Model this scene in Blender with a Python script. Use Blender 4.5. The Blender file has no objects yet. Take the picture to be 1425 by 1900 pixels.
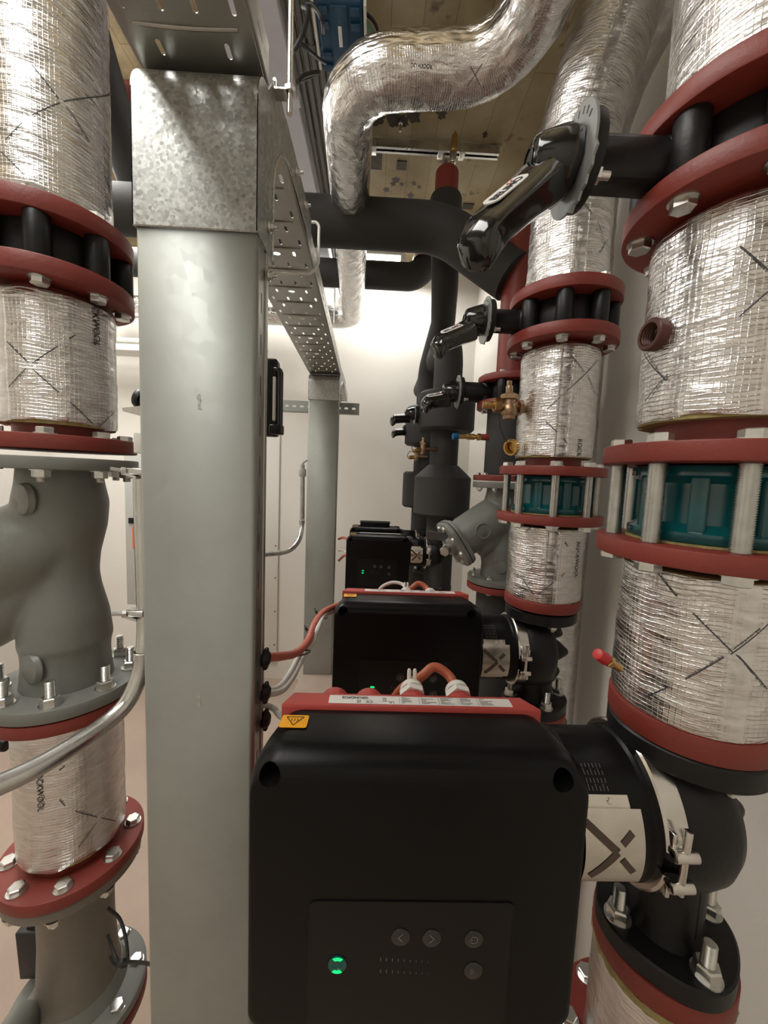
import bpy, bmesh, math, random
from mathutils import Vector, Matrix, noise
from mathutils.geometry import delaunay_2d_cdt
random.seed(7)
PI = math.pi
C = bpy.context.scene.collection
SC = bpy.context.scene

# ------------------------------------------------------------------ camera
# The camera stands at the origin of the room's coordinates, +Y runs down the row of pumps.
F, CX, CY = 714.0, 712.5, 950.0
def _v(a): return Vector(a)
Yc = _v((695-CX, -(885-CY), -F)).normalized()
Uc = -_v((415-CX, -(8500-CY), -F)).normalized()
Uc = (Uc - Yc*Uc.dot(Yc)).normalized()
Xc = Yc.cross(Uc)
def ray(px, py):
    c = _v((px-CX, -(py-CY), -F)); return _v((c.dot(Xc), c.dot(Yc), c.dot(Uc)))
def P(px, py, Y):
    r = ray(px, py); return r*(Y/r.y)
def PZ(px, py, z):
    r = ray(px, py); return r*(z/r.z)
def PX(px, py, x):
    r = ray(px, py); return r*(x/r.x)
cd = bpy.data.cameras.new('camera'); cam = bpy.data.objects.new('camera', cd); C.objects.link(cam)
cam.matrix_world = Matrix((Xc, Yc, Uc)).to_4x4()
cd.sensor_fit = 'HORIZONTAL'; cd.sensor_width = 36; cd.lens = 36*F/1425; cd.clip_start = 0.01
SC.camera = cam

# ------------------------------------------------------------------ light
SC.view_settings.view_transform = 'Standard'; SC.view_settings.look = 'None'
SC.view_settings.gamma = 1; SC.view_settings.use_curve_mapping = False
SC.view_settings.exposure = 0.42
SC.cycles.use_denoising = True
SC.cycles.max_bounces = 10; SC.cycles.sample_clamp_indirect = 6
w = bpy.data.worlds.new('world'); SC.world = w; w.use_nodes = True
w.node_tree.nodes['Background'].inputs[0].default_value = (0.9, 0.92, 1, 1)
w.node_tree.nodes['Background'].inputs[1].default_value = 0.05
XR, XL, YB, YF, ZF, ZC = 0.80, -2.7, -1.7, 3.30, -1.82, 1.755
def area(name, loc, sx, sy, power, col=(1, .98, .95), rot=(0, 0, 0)):
    l = bpy.data.lights.new(name, 'AREA'); l.shape = 'RECTANGLE'; l.size = sx; l.size_y = sy; l.energy = power; l.color = col
    o = bpy.data.objects.new(name, l); C.objects.link(o); o.location = loc; o.rotation_euler = rot
    return o
area('ceiling_light_source', (-0.85, -0.10, 1.70), .7, 1.5, 26)
area('ceiling_light_source', (-1.65, 1.9, 1.70), .5, 1.5, 62)
area('ceiling_light_source', (-0.15, 3.02, 1.56), 1.1, .12, 14)
area('added_ceiling_fill', (-1.75, .9, 1.25), .3, 1.6, 26, rot=(PI, 0, 0))  # unseen light added off to the left to brighten the ceiling
area('added_ceiling_fill', (.05, .30, 1.35), .2, .5, 3.5, rot=(PI, 0, 0))  # small added fill above the view, also lifting the ceiling's brightness

# ------------------------------------------------------------------ mesh helpers
class MB:
    def __init__(s):
        s.bm = bmesh.new(); s.uv = s.bm.loops.layers.uv.new('UVMap')
    def face(s, vs, uvs=None, mi=0, smooth=True):
        try: f = s.bm.faces.new(vs)
        except ValueError: return None
        f.material_index = mi; f.smooth = smooth
        if uvs:
            for l, u in zip(f.loops, uvs): l[s.uv].uv = u
        return f
    def verts(s, pts): return [s.bm.verts.new(p) for p in pts]
    def poly(s, pts, mi=0): return s.face(s.verts(pts), None, mi)
    def box(s, c, d, M=None, mi=0, bev=0):
        c = _v(c); hx, hy, hz = d[0]/2, d[1]/2, d[2]/2; M = M or Matrix.Identity(3)
        vs = s.verts([c + M @ _v((a*hx, b*hy, e*hz)) for a in (-1, 1) for b in (-1, 1) for e in (-1, 1)])
        fs = []
        for q in ((0, 1, 3, 2), (4, 6, 7, 5), (0, 4, 5, 1), (2, 3, 7, 6), (0, 2, 6, 4), (1, 5, 7, 3)):
            fs.append(s.face([vs[i] for i in q], None, mi))
        if bev:
            es = list({e for f in fs for e in f.edges})
            r = bmesh.ops.bevel(s.bm, geom=es, offset=bev, segments=3, affect='EDGES', profile=.5)
            for f in r['faces']: f.smooth = True; f.material_index = mi
        return s
    def lathe(s, prof, o, ax, n=48, ref=None, mi=0, wob=None, a0=0.0, a1=None, caps=True):
        # prof: list of (radius, height along axis); the seam sits opposite ref
        o = _v(o); ax = _v(ax).normalized()
        if ref is None: ref = _v((0, -1, 0)) if abs(ax.y) < .9 else _v((0, 0, 1))
        ref = (_v(ref) - ax*_v(ref).dot(ax)).normalized(); t = ax.cross(ref)
        full = a1 is None
        if full: a0, a1 = -PI, PI
        rows = []; m = n if full else n+1; L = 0; last = None
        for r, h in prof:
            if last: L += math.hypot(r-last[0], h-last[1])
            last = (r, h)
            if r < 1e-7: rows.append(([s.bm.verts.new(o+ax*h)], L, r)); continue
            ring = []
            for i in range(m):
                a = a0+(a1-a0)*i/n
                d = ref*math.cos(a)+t*math.sin(a)
                rr = r + (wob(a, h) if wob else 0)
                ring.append(s.bm.verts.new(o+ax*h+d*rr))
            rows.append((ring, L, r))
        R0 = max(p[0] for p in prof)
        for (A, La, ra), (B_, Lb, rb) in zip(rows, rows[1:]):
            for i in range(n):
                j = (i+1) % m if full else i+1
                ua, ub = (a0+(a1-a0)*i/n)*R0, (a0+(a1-a0)*(i+1)/n)*R0
                if len(A) == 1 and len(B_) == 1: continue
                if len(A) == 1: s.face([A[0], B_[j], B_[i]], [(ua, La), (ub, Lb), (ua, Lb)], mi)
                elif len(B_) == 1: s.face([A[i], A[j], B_[0]], [(ua, La), (ub, La), (ua, Lb)], mi)
                else: s.face([A[i], A[j], B_[j], B_[i]], [(ua, La), (ub, La), (ub, Lb), (ua, Lb)], mi)
        if full and caps:
            if len(rows[0][0]) > 2: s.face(list(reversed(rows[0][0])), None, mi)
            if len(rows[-1][0]) > 2: s.face(rows[-1][0], None, mi)
        return s
    def cyl(s, p0, p1, r0, r1=None, n=24, bev=0, mi=0, ref=None):
        p0, p1 = _v(p0), _v(p1); r1 = r0 if r1 is None else r1; L = (p1-p0).length
        if L < 1e-6: return s
        pr = [(r0, 0), (r1, L)] if not bev else [(r0-bev, 0), (r0-.3*bev, .3*bev), (r0, bev), (r1, L-bev), (r1-.3*bev, L-.3*bev), (r1-bev, L)]
        return s.lathe(pr, p0, p1-p0, n, mi=mi, ref=ref)
    def hexa(s, p, ax, r, h, mi=0, rot=0.0):
        ax = _v(ax).normalized(); u = ax.orthogonal().normalized(); t = ax.cross(u)
        u2 = u*math.cos(rot)+t*math.sin(rot)
        return s.lathe([(r, 0), (r, h*.86), (r*.86, h)], p, ax, 6, ref=u2, mi=mi)
    def tube(s, pts, r, n=20, mi=0, caps=True, wob=None, closed=False):
        pts = [_v(p) for p in pts]; rad = r if callable(r) else (lambda k: r)
        N = len(pts); tans = []
        for i in range(N):
            if closed: t = pts[(i+1) % N]-pts[i-1]
            else: t = pts[min(i+1, N-1)]-pts[max(i-1, 0)]
            tans.append(t.normalized())
        nrm = tans[0].orthogonal().normalized(); rings = []; L = 0
        for i in range(N):
            if i:
                L += (pts[i]-pts[i-1]).length
                nrm = (nrm-tans[i]*nrm.dot(tans[i]))
                nrm = nrm.normalized() if nrm.length > 1e-6 else tans[i].orthogonal().normalized()
            b = tans[i].cross(nrm); R = rad(i/(N-1))
            ring = []
            for k in range(n):
                a = 2*PI*k/n; d = nrm*math.cos(a)+b*math.sin(a)
                ring.append(s.bm.verts.new(pts[i]+d*(R+(wob(a, L) if wob else 0))))
            rings.append((ring, L, R))
        seq = list(zip(rings, rings[1:])) + ([(rings[-1], rings[0])] if closed else [])
        for (A, La, ra), (B_, Lb, rb) in seq:
            for k in range(n):
                j = (k+1) % n; u0, u1 = 2*PI*k/n*ra, 2*PI*(k+1)/n*ra
                s.face([A[k], A[j], B_[j], B_[k]], [(u0, La), (u1, La), (u1, Lb), (u0, Lb)], mi)
        if caps and not closed:
            s.face(list(reversed(rings[0][0])), None, mi); s.face(rings[-1][0], None, mi)
        return s
    def loft(s, secs, mi=0, caps=True):
        # secs: lists of equal length point rings
        R = [s.verts(x) for x in secs]; n = len(R[0])
        for A, B_ in zip(R, R[1:]):
            for k in range(n):
                j = (k+1) % n; s.face([A[k], A[j], B_[j], B_[k]], None, mi)
        if caps: s.face(list(reversed(R[0])), None, mi); s.face(R[-1], None, mi)
        return s
    def prism(s, poly, fn, h, mi=0):
        # poly: 2D outline; fn(u, v, w) -> point
        A = s.verts([fn(u, v, 0) for u, v in poly]); B_ = s.verts([fn(u, v, h) for u, v in poly]); n = len(poly)
        s.face(list(reversed(A)), None, mi); s.face(B_, None, mi)
        for k in range(n):
            j = (k+1) % n; s.face([A[k], A[j], B_[j], B_[k]], None, mi)
        return s

def rrect(w, h, r, n=5, cx=0, cy=0):
    out = []
    for qx, qy, a in ((1, 1, 0), (-1, 1, 90), (-1, -1, 180), (1, -1, 270)):
        for k in range(n+1):
            t = math.radians(a+90*k/n); out.append((cx+qx*(w/2-r)+r*math.cos(t), cy+qy*(h/2-r)+r*math.sin(t)))
    return out
def slot(cx, cy, L, w, ang=0, n=5):
    out = []
    for e, a in ((1, -90), (-1, 90)):
        for k in range(n+1):
            t = math.radians(a+180*k/n); x = e*(L-w)/2+w/2*math.cos(t); y = w/2*math.sin(t)
            out.append((cx+x*math.cos(ang)-y*math.sin(ang), cy+x*math.sin(ang)+y*math.cos(ang)))
    return out
def inside(p, poly):
    c = False; j = len(poly)-1
    for i in range(len(poly)):
        a, b = poly[i], poly[j]
        if (a[1] > p[1]) != (b[1] > p[1]) and p[0] < (b[0]-a[0])*(p[1]-a[1])/(b[1]-a[1])+a[0]: c = not c
        j = i
    return c
def perforated(mb, outer, holes, fn, th, mi=0):
    # a sheet with real holes: outline and holes in 2D, fn(u, v, w) -> point
    co = [Vector(p) for p in outer]; ed = [(i, (i+1) % len(outer)) for i in range(len(outer))]
    for h in holes:
        b = len(co); co += [Vector(p) for p in h]; ed += [(b+i, b+(i+1) % len(h)) for i in range(len(h))]
    vo, eo, fo, *_ = delaunay_2d_cdt(co, ed, [], 1, 1e-6)
    top = mb.verts([fn(v.x, v.y, 0) for v in vo]); bot = mb.verts([fn(v.x, v.y, th) for v in vo])
    cnt = {}
    for f in fo:
        c = sum((vo[i] for i in f), Vector((0, 0)))/len(f)
        if not inside(c, outer) or any(inside(c, h) for h in holes if abs(h[0][0]-c.x) < .2 and abs(h[0][1]-c.y) < .2): continue
        mb.face([top[i] for i in f], None, mi, False); mb.face([bot[i] for i in reversed(f)], None, mi, False)
        for a, b in zip(f, list(f[1:])+[f[0]]):
            cnt[(a, b)] = 1
    for (a, b) in cnt:
        if (b, a) not in cnt: mb.face([top[b], top[a], bot[a], bot[b]], None, mi, False)
    for v in [v for v in top+bot if not v.link_faces]: mb.bm.verts.remove(v)

def smoothpath(pts, k=8, closed=False):
    pts = [_v(p) for p in pts]; N = len(pts); out = []
    for i in range(N if closed else N-1):
        if closed: a, b, c, d = pts[i-1], pts[i], pts[(i+1) % N], pts[(i+2) % N]
        else: a, b, c, d = pts[max(i-1, 0)], pts[i], pts[i+1], pts[min(i+2, N-1)]
        for j in range(k):
            t = j/k
            out.append(.5*((2*b)+(c-a)*t+(2*a-5*b+4*c-d)*t*t+(3*b-a-3*c+d)*t**3))
    if not closed: out.append(pts[-1])
    return out
def bendpath(pts, R, step=.02, arc=10):
    # straight runs joined with circular elbows of radius R
    pts = [_v(p) for p in pts]; out = [pts[0]]
    for i in range(1, len(pts)-1):
        a, b, c = pts[i-1], pts[i], pts[i+1]; d0 = (b-a).normalized(); d1 = (c-b).normalized()
        ang = d0.angle(d1); Rr = R[i-1] if isinstance(R, (list, tuple)) else R
        if ang < .02: out.append(b); continue
        T = Rr*math.tan(ang/2); s_ = b-d0*T
        side = (d1-d0*d1.dot(d0)).normalized(); cen = s_+side*Rr
        seg = (s_-out[-1]).length; m = max(1, int(seg/step)); s0 = out[-1].copy()
        for q in range(1, m+1): out.append(s0.lerp(s_, q/m))
        for q in range(1, arc+1):
            t = ang*q/arc; out.append(cen - side*Rr*math.cos(t) + d0*Rr*math.sin(t))
    seg = (pts[-1]-out[-1]).length; m = max(1, int(seg/step)); s0 = out[-1].copy()
    for q in range(1, m+1): out.append(s0.lerp(pts[-1], q/m))
    return out

ORG = {}
def put(name, mb, mats, parent=None, sharp=38, mods=None):
    me = bpy.data.meshes.new(name)
    bmesh.ops.remove_doubles(mb.bm, verts=mb.bm.verts, dist=1e-6)
    bmesh.ops.recalc_face_normals(mb.bm, faces=mb.bm.faces)
    if parent is not None:
        bmesh.ops.translate(mb.bm, verts=mb.bm.verts, vec=-ORG[parent.name])
    mb.bm.to_mesh(me); mb.bm.free()
    for m in (mats if isinstance(mats, (list, tuple)) else [mats]): me.materials.append(m)
    o = bpy.data.objects.new(name, me); C.objects.link(o)
    if sharp: me.set_sharp_from_angle(angle=math.radians(sharp))
    if parent is not None:
        o.parent = parent; ORG[o.name] = ORG[parent.name]
    else: ORG[o.name] = Vector((0, 0, 0))
    return o
def recenter(o, loc):
    # give a one-mesh thing its own base point
    loc = _v(loc); o.data.transform(Matrix.Translation(-loc)); o.location = loc; ORG[o.name] = loc; return o
def thing(name, label, cat, loc, group=None):
    o = bpy.data.objects.new(name, None); C.objects.link(o); o.location = loc; o.empty_display_size = .03
    o['label'] = label; o['category'] = cat
    if group: o['group'] = group
    ORG[o.name] = _v(loc); return o
def single(name, mb, mats, label, cat, group=None, loc=None, sharp=38, kind=None):
    o = put(name, mb, mats, None, sharp)
    if loc is None:
        bb = [Vector(b) for b in o.bound_box]
        loc = (sum(b.x for b in bb)/8, sum(b.y for b in bb)/8, min(b.z for b in bb))
    recenter(o, loc); o['label'] = label; o['category'] = cat
    if group: o['group'] = group
    if kind: o['kind'] = kind
    return o
def structure(name, mb, mats, sharp=38):
    o = put(name, mb, mats, None, sharp); o['kind'] = 'structure'
    o['label'] = name.replace('_', ' '); return o
def inst(name, me, parent, p, M=None):
    # one more object of a shared mesh, placed at world point p under its part
    o = bpy.data.objects.new(name, me); C.objects.link(o); o.parent = parent
    o.matrix_local = Matrix.Translation(_v(p)-ORG[parent.name]) @ ((M.to_4x4()) if M else Matrix.Identity(4))
    ORG[o.name] = ORG[parent.name]; return o
def sharpen(me, deg):
    me.set_sharp_from_angle(angle=math.radians(deg))
def applied(o, *mods):
    for t, kw in mods:
        m = o.modifiers.new(t, t)
        for k, v in kw.items(): setattr(m, k, v)
    dg = bpy.context.evaluated_depsgraph_get()
    me = bpy.data.meshes.new_from_object(o.evaluated_get(dg)); o.modifiers.clear(); o.data = me
    for p in me.polygons: p.use_smooth = True
    return o
_txt = {}
def text_polys(s, size, align='CENTER', bold=0.0):
    cu = bpy.data.curves.new('t', 'FONT'); cu.body = s; cu.size = size; cu.align_x = align; cu.align_y = 'CENTER'; cu.offset = bold
    o = bpy.data.objects.new('t', cu); C.objects.link(o)
    dg = bpy.context.evaluated_depsgraph_get(); me = bpy.data.meshes.new_from_object(o.evaluated_get(dg))
    V = [tuple(v.co[:2]) for v in me.vertices]; Fs = [tuple(p.vertices) for p in me.polygons]
    bpy.data.objects.remove(o); bpy.data.curves.remove(cu); bpy.data.meshes.remove(me)
    return V, Fs
def lay_text(mb, s, size, fn, mi=0, align='CENTER', bold=0.0, sx=1.0):
    V, Fs = text_polys(s, size, align, bold)
    vs = mb.verts([fn(u*sx, v) for u, v in V])
    for f in Fs: mb.face([vs[i] for i in f], None, mi, False)
def stroke(mb, a, b, w, fn, mi=0, n=6):
    a = Vector(a); b = Vector(b); d = (b-a).normalized(); q = Vector((-d.y, d.x))*w/2
    L = [mb.bm.verts.new(fn(*(a.lerp(b, k/n)+q))) for k in range(n+1)]; R = [mb.bm.verts.new(fn(*(a.lerp(b, k/n)-q))) for k in range(n+1)]
    for k in range(n): mb.face([L[k], R[k], R[k+1], L[k+1]], None, mi)

# ------------------------------------------------------------------ materials
def mat(name, col, rough=.5, metal=0.0, coat=0.0, noise_amt=0.0, nscale=20, bump=0.0, bscale=60, spec=.5, emis=None, est=0):
    m = bpy.data.materials.new(name); m.use_nodes = True; nt = m.node_tree; b = nt.nodes['Principled BSDF']
    b.inputs['Base Color'].default_value = (*col, 1); b.inputs['Roughness'].default_value = rough
    b.inputs['Metallic'].default_value = metal; b.inputs['Coat Weight'].default_value = coat
    b.inputs['Specular IOR Level'].default_value = spec
    if emis: b.inputs['Emission Color'].default_value = (*emis, 1); b.inputs['Emission Strength'].default_value = est
    tc = nt.nodes.new('ShaderNodeTexCoord')
    n1 = nt.nodes.new('ShaderNodeTexNoise'); n1.inputs['Scale'].default_value = nscale; n1.inputs['Detail'].default_value = 5
    nt.links.new(tc.outputs['Object'], n1.inputs['Vector'])
    amt = noise_amt or .04
    mp = nt.nodes.new('ShaderNodeMapRange'); mp.inputs['To Min'].default_value = 1-amt; mp.inputs['To Max'].default_value = 1+amt
    mp.inputs['From Min'].default_value = .25; mp.inputs['From Max'].default_value = .75
    nt.links.new(n1.outputs['Fac'], mp.inputs['Value'])
    mul = nt.nodes.new('ShaderNodeVectorMath'); mul.operation = 'MULTIPLY'; mul.inputs[0].default_value = col
    nt.links.new(mp.outputs[0], mul.inputs[1]); nt.links.new(mul.outputs[0], b.inputs['Base Color'])
    mr = nt.nodes.new('ShaderNodeMapRange'); mr.inputs['To Min'].default_value = max(0, rough-.06); mr.inputs['To Max'].default_value = rough+.06
    nt.links.new(n1.outputs['Fac'], mr.inputs['Value']); nt.links.new(mr.outputs[0], b.inputs['Roughness'])
    if bump:
        n2 = nt.nodes.new('ShaderNodeTexNoise'); n2.inputs['Scale'].default_value = bscale; n2.inputs['Detail'].default_value = 4
        nt.links.new(tc.outputs['Object'], n2.inputs['Vector'])
        bp = nt.nodes.new('ShaderNodeBump'); bp.inputs['Strength'].default_value = 1; bp.inputs['Distance'].default_value = bump
        nt.links.new(n2.outputs['Fac'], bp.inputs['Height']); nt.links.new(bp.outputs[0], b.inputs['Normal'])
    return m
def foil(name, grid=1.0, crump=1.0, rough=.25):
    m = bpy.data.materials.new(name); m.use_nodes = True; nt = m.node_tree; N = nt.nodes.new; L = nt.links.new
    b = nt.nodes['Principled BSDF']; b.inputs['Metallic'].default_value = 1
    uv = N('ShaderNodeUVMap'); uv.uv_map = 'UVMap'; sep = N('ShaderNodeSeparateXYZ'); L(uv.outputs[0], sep.inputs[0])
    def M(op, a, b_=None, c=None):
        n = N('ShaderNodeMath'); n.operation = op
        for i, x in enumerate((a, b_, c)):
            if x is None: continue
            if isinstance(x, (int, float)): n.inputs[i].default_value = x
            else: L(x, n.inputs[i])
        return n.outputs[0]
    tc = N('ShaderNodeTexCoord')
    def noise_(vec, sc, det=4, dist=0):
        n = N('ShaderNodeTexNoise'); n.inputs['Scale'].default_value = sc; n.inputs['Detail'].default_value = det; n.inputs['Distortion'].default_value = dist
        L(vec, n.inputs['Vector']); return n.outputs['Fac']
    mp = N('ShaderNodeMapping'); mp.inputs['Scale'].default_value = (1, 1, 3.2); L(tc.outputs['Object'], mp.inputs[0])
    wv = noise_(tc.outputs['Object'], 18, 2)
    def line(c, pitch, wob):
        x = M('ADD', M('DIVIDE', c, pitch), M('MULTIPLY', wv, wob)); x = M('FRACT', x)
        x = M('ABSOLUTE', M('SUBTRACT', x, .5)); mr = N('ShaderNodeMapRange'); mr.inputs['From Min'].default_value = .34; mr.inputs['From Max'].default_value = .5
        mr.interpolation_type = 'SMOOTHSTEP'; L(x, mr.inputs['Value']); return mr.outputs[0]
    ln = M('ADD', line(sep.outputs[1], .0062, 2.2), M('MULTIPLY', line(sep.outputs[0], .0068, .8), .45))
    cr = noise_(mp.outputs[0], 32, 5, .8)
    vo = N('ShaderNodeTexVoronoi'); vo.inputs['Scale'].default_value = 26; vo.feature = 'SMOOTH_F1'; L(mp.outputs[0], vo.inputs['Vector'])
    big = noise_(mp.outputs[0], 9, 2)
    tp = M('ABSOLUTE', M('SUBTRACT', M('FRACT', M('ADD', M('DIVIDE', sep.outputs[0], .205), .62)), .5)); tm = N('ShaderNodeMapRange')
    tm.inputs['From Min'].default_value = .055; tm.inputs['From Max'].default_value = .075; tm.inputs['To Min'].default_value = .25; L(tp, tm.inputs['Value']); tape = tm.outputs[0]
    h = M('ADD', M('MULTIPLY', M('MULTIPLY', ln, tape), .00042*grid), M('ADD', M('MULTIPLY', M('MULTIPLY', cr, tape), .0022*crump), M('ADD', M('MULTIPLY', vo.outputs['Distance'], .0020*crump), M('MULTIPLY', big, .006*crump))))
    bp = N('ShaderNodeBump'); bp.inputs['Distance'].default_value = 1.0; bp.inputs['Strength'].default_value = 1; L(h, bp.inputs['Height']); L(bp.outputs[0], b.inputs['Normal'])
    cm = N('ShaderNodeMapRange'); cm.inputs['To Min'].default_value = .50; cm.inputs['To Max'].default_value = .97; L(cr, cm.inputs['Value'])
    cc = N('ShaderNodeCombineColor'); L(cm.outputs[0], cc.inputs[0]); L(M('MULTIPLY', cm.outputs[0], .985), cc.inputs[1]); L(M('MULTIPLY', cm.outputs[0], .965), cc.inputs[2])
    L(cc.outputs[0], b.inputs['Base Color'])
    rr = M('ADD', M('MULTIPLY', big, .16), rough-.08); L(rr, b.inputs['Roughness'])
    return m
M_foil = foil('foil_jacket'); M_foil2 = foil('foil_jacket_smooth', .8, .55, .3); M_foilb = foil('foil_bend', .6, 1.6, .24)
M_red = mat('red_primer', (.205, .031, .021), .48, 0, 0, .14, 14, .0004, 160)
M_black = mat('black_cast', (.009, .009, .009), .42, 0, 0, .1, 30, .0004, 120, .32)
M_gloss = mat('gloss_black_plastic', (.008, .008, .008), .12, 0, .3)
M_pump = mat('black_housing', (.0055, .0055, .0055), .31, 0, 0, .05, 40, .00012, 700, .17)
M_panel = mat('panel_black', (.0085, .0085, .008), .33, spec=.22)
M_rubber = mat('black_pipe_insulation', (.030, .030, .029), .72, 0, 0, .12, 12, .0006, 90)
M_zinc = mat('zinc_bolt', (.66, .66, .63), .30, 1, 0, .12, 60)
M_stud = mat('threaded_stud', (.46, .46, .43), .36, 1, 0, .15, 60)
M_steel = mat('bright_steel', (.66, .64, .60), .22, 1, 0, .08, 30)
M_tube = mat('steel_conduit', (.60, .60, .58), .28, 1, 0, .08, 20)
M_white = mat('white_plastic', (.72, .71, .66), .45)
M_grey = mat('grey_valve_paint', (.185, .19, .172), .42, 0, 0, .10, 10, .0008, 60)
M_grey2 = mat('grey_lower_paint', (.19, .17, .14), .5, 0, 0, .15, 12, .0008, 60)
M_teal = mat('teal_paint', (.002, .075, .085), .22, 0, .4, .12, 20, .0005, 60)
M_brass = mat('brass', (.56, .36, .14), .3, 1, 0, .15, 40)
M_bronze = mat('bronze', (.40, .27, .17), .40, 1, 0, .15, 40)
M_wool = mat('mineral_wool', (.30, .25, .10), .95, 0, 0, .3, 80, .002, 200)
M_ink = mat('printed_ink', (.012, .012, .012), .5)
M_mark = mat('pen_mark', (.05, .05, .055), .4)
M_rcable = mat('red_cable', (.44, .12, .085), .5)
M_ocable = mat('orange_cable', (.40, .10, .045), .45)
M_wcable = mat('white_cable', (.58, .57, .53), .5)
M_bcable = mat('black_cable', (.015, .015, .015), .5)
M_cred = mat('red_terminal_box', (.42, .052, .042), .42)
M_redcap = mat('red_cap', (.5, .02, .02), .4)
M_blue = mat('blue_box_plastic', (.008, .05, .105), .4)
M_bluec = mat('blue_cap', (.0, .09, .25), .4)
M_orange = mat('orange_sticker', (.80, .36, .005), .4)
M_lab = mat('white_label', (.68, .66, .63), .45)
M_logo = mat('label_red', (.7, .05, .02), .5)
M_badge = mat('badge_steel', (.64, .61, .55), .26, 1, 0, .12, 30)
M_brown = mat('badge_brown_print', (.085, .060, .045), .45, .3)
M_icon = mat('icon_grey', (.20, .20, .19), .5)
M_btn = mat('button_dark', (.028, .028, .027), .3)
M_led = mat('green_led', (.0, .3, .1), .3, emis=(.0, 1.0, .16), est=1.2)
M_ledring = mat('led_ring', (.01, .10, .09), .3)
M_cab = mat('cabinet_grey', (.44, .45, .42), .5)
M_osign = mat('orange_red_label', (.75, .12, .04), .5)
M_scale = mat('index_plate_zinc', (.30, .31, .30), .42, .6, 0, .15, 40)
M_tubelight = mat('lamp_diffuser', (.9, .9, .9), .4, emis=(1, .94, .84), est=9)

def galv(name, col, rough, spangle=.08, sc=120, met=.92):
    m = mat(name, col, rough, met, 0, .1, 6); nt = m.node_tree; b = nt.nodes['Principled BSDF']
    tc = nt.nodes.new('ShaderNodeTexCoord'); vo = nt.nodes.new('ShaderNodeTexVoronoi'); vo.inputs['Scale'].default_value = sc
    nt.links.new(tc.outputs['Object'], vo.inputs['Vector'])
    mr = nt.nodes.new('ShaderNodeMapRange'); mr.inputs['To Min'].default_value = rough-spangle; mr.inputs['To Max'].default_value = rough+spangle
    sp = nt.nodes.new('ShaderNodeSeparateColor'); nt.links.new(vo.outputs['Color'], sp.inputs[0]); nt.links.new(sp.outputs[0], mr.inputs['Value'])
    nt.links.new(mr.outputs[0], b.inputs['Roughness'])
    if spangle > .1:
        m2 = nt.nodes.new('ShaderNodeMapRange'); m2.inputs['To Min'].default_value = .72; m2.inputs['To Max'].default_value = 1.15; nt.links.new(sp.outputs[1], m2.inputs['Value'])
        src = b.inputs['Base Color'].links[0].from_socket; vm = nt.nodes.new('ShaderNodeVectorMath'); vm.operation = 'MULTIPLY'
        nt.links.new(src, vm.inputs[0]); nt.links.new(m2.outputs[0], vm.inputs[1]); nt.links.new(vm.outputs[0], b.inputs['Base Color'])
    return m
M_galv = galv('galvanised_sheet', (.34, .355, .33), .50, .03, 60, .72)
M_galvs = galv('galvanised_spangle', (.50, .51, .49), .42, .13, 230, .88)
M_tray = galv('galvanised_tray', (.40, .40, .37), .36, .05, 90)
M_duct = mat('duct_grey', (.66, .66, .72), .45, .1)

def wallmat(name, col, var, sc=1.2, bump=.0008):
    m = mat(name, col, .7, 0, 0, var, sc, bump, 90); return m
M_wall = wallmat('painted_wall', (.72, .695, .64), .04)
M_floor = wallmat('beige_floor', (.40, .31, .25), .12, 2.5)
M_plinth = wallmat('concrete_plinth', (.36, .28, .23), .12, 6)
def concrete():
    m = bpy.data.materials.new('shuttered_concrete'); m.use_nodes = True; nt = m.node_tree; N = nt.nodes.new; L = nt.links.new
    b = nt.nodes['Principled BSDF']; b.inputs['Roughness'].default_value = .8
    tc = N('ShaderNodeTexCoord')
    def nz(s, d=4, v=None):
        n = N('ShaderNodeTexNoise'); n.inputs['Scale'].default_value = s; n.inputs['Detail'].default_value = d; L(v or tc.outputs['Object'], n.inputs['Vector']); return n.outputs['Fac']
    def ramp(x, stops):
        r = N('ShaderNodeValToRGB'); e = r.color_ramp.elements
        e[0].position, e[0].color = stops[0][0], (*stops[0][1], 1); e[1].position, e[1].color = stops[-1][0], (*stops[-1][1], 1)
        for p, c in stops[1:-1]: q = e.new(p); q.color = (*c, 1)
        L(x, r.inputs[0]); return r.outputs[0]
    base = ramp(nz(2.1, 5), [(.3, (.15, .098, .040)), (.5, (.30, .235, .130)), (.7, (.44, .385, .27))])
    br = N('ShaderNodeTexBrick'); br.inputs['Scale'].default_value = 1; br.inputs['Brick Width'].default_value = .9; br.inputs['Row Height'].default_value = .125
    br.inputs['Mortar Size'].default_value = .0015; br.inputs['Color1'].default_value = (1, 1, 1, 1); br.inputs['Color2'].default_value = (.86, .85, .84, 1); br.inputs['Mortar'].default_value = (.55, .50, .42, 1)
    mpp = N('ShaderNodeMapping'); mpp.inputs['Rotation'].default_value = (0, 0, math.radians(90)); L(tc.outputs['Object'], mpp.inputs[0]); L(mpp.outputs[0], br.inputs['Vector'])
    mx = N('ShaderNodeMix'); mx.data_type = 'RGBA'; mx.blend_type = 'MULTIPLY'; mx.inputs['Factor'].default_value = 1; L(base, mx.inputs['A']); L(br.outputs['Color'], mx.inputs['B'])
    st = ramp(nz(7.0, 6), [(.62, (0, 0, 0)), (.70, (1, 1, 1))])
    m2 = N('ShaderNodeMix'); m2.data_type = 'RGBA'; L(st, m2.inputs['Factor']); L(mx.outputs['Result'], m2.inputs['A']); m2.inputs['B'].default_value = (.055, .028, .015, 1)
    L(m2.outputs['Result'], b.inputs['Base Color'])
    bp = N('ShaderNodeBump'); bp.inputs['Distance'].default_value = .01; L(nz(12), bp.inputs['Height']); L(bp.outputs[0], b.inputs['Normal'])
    return m
M_conc = concrete()
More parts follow.
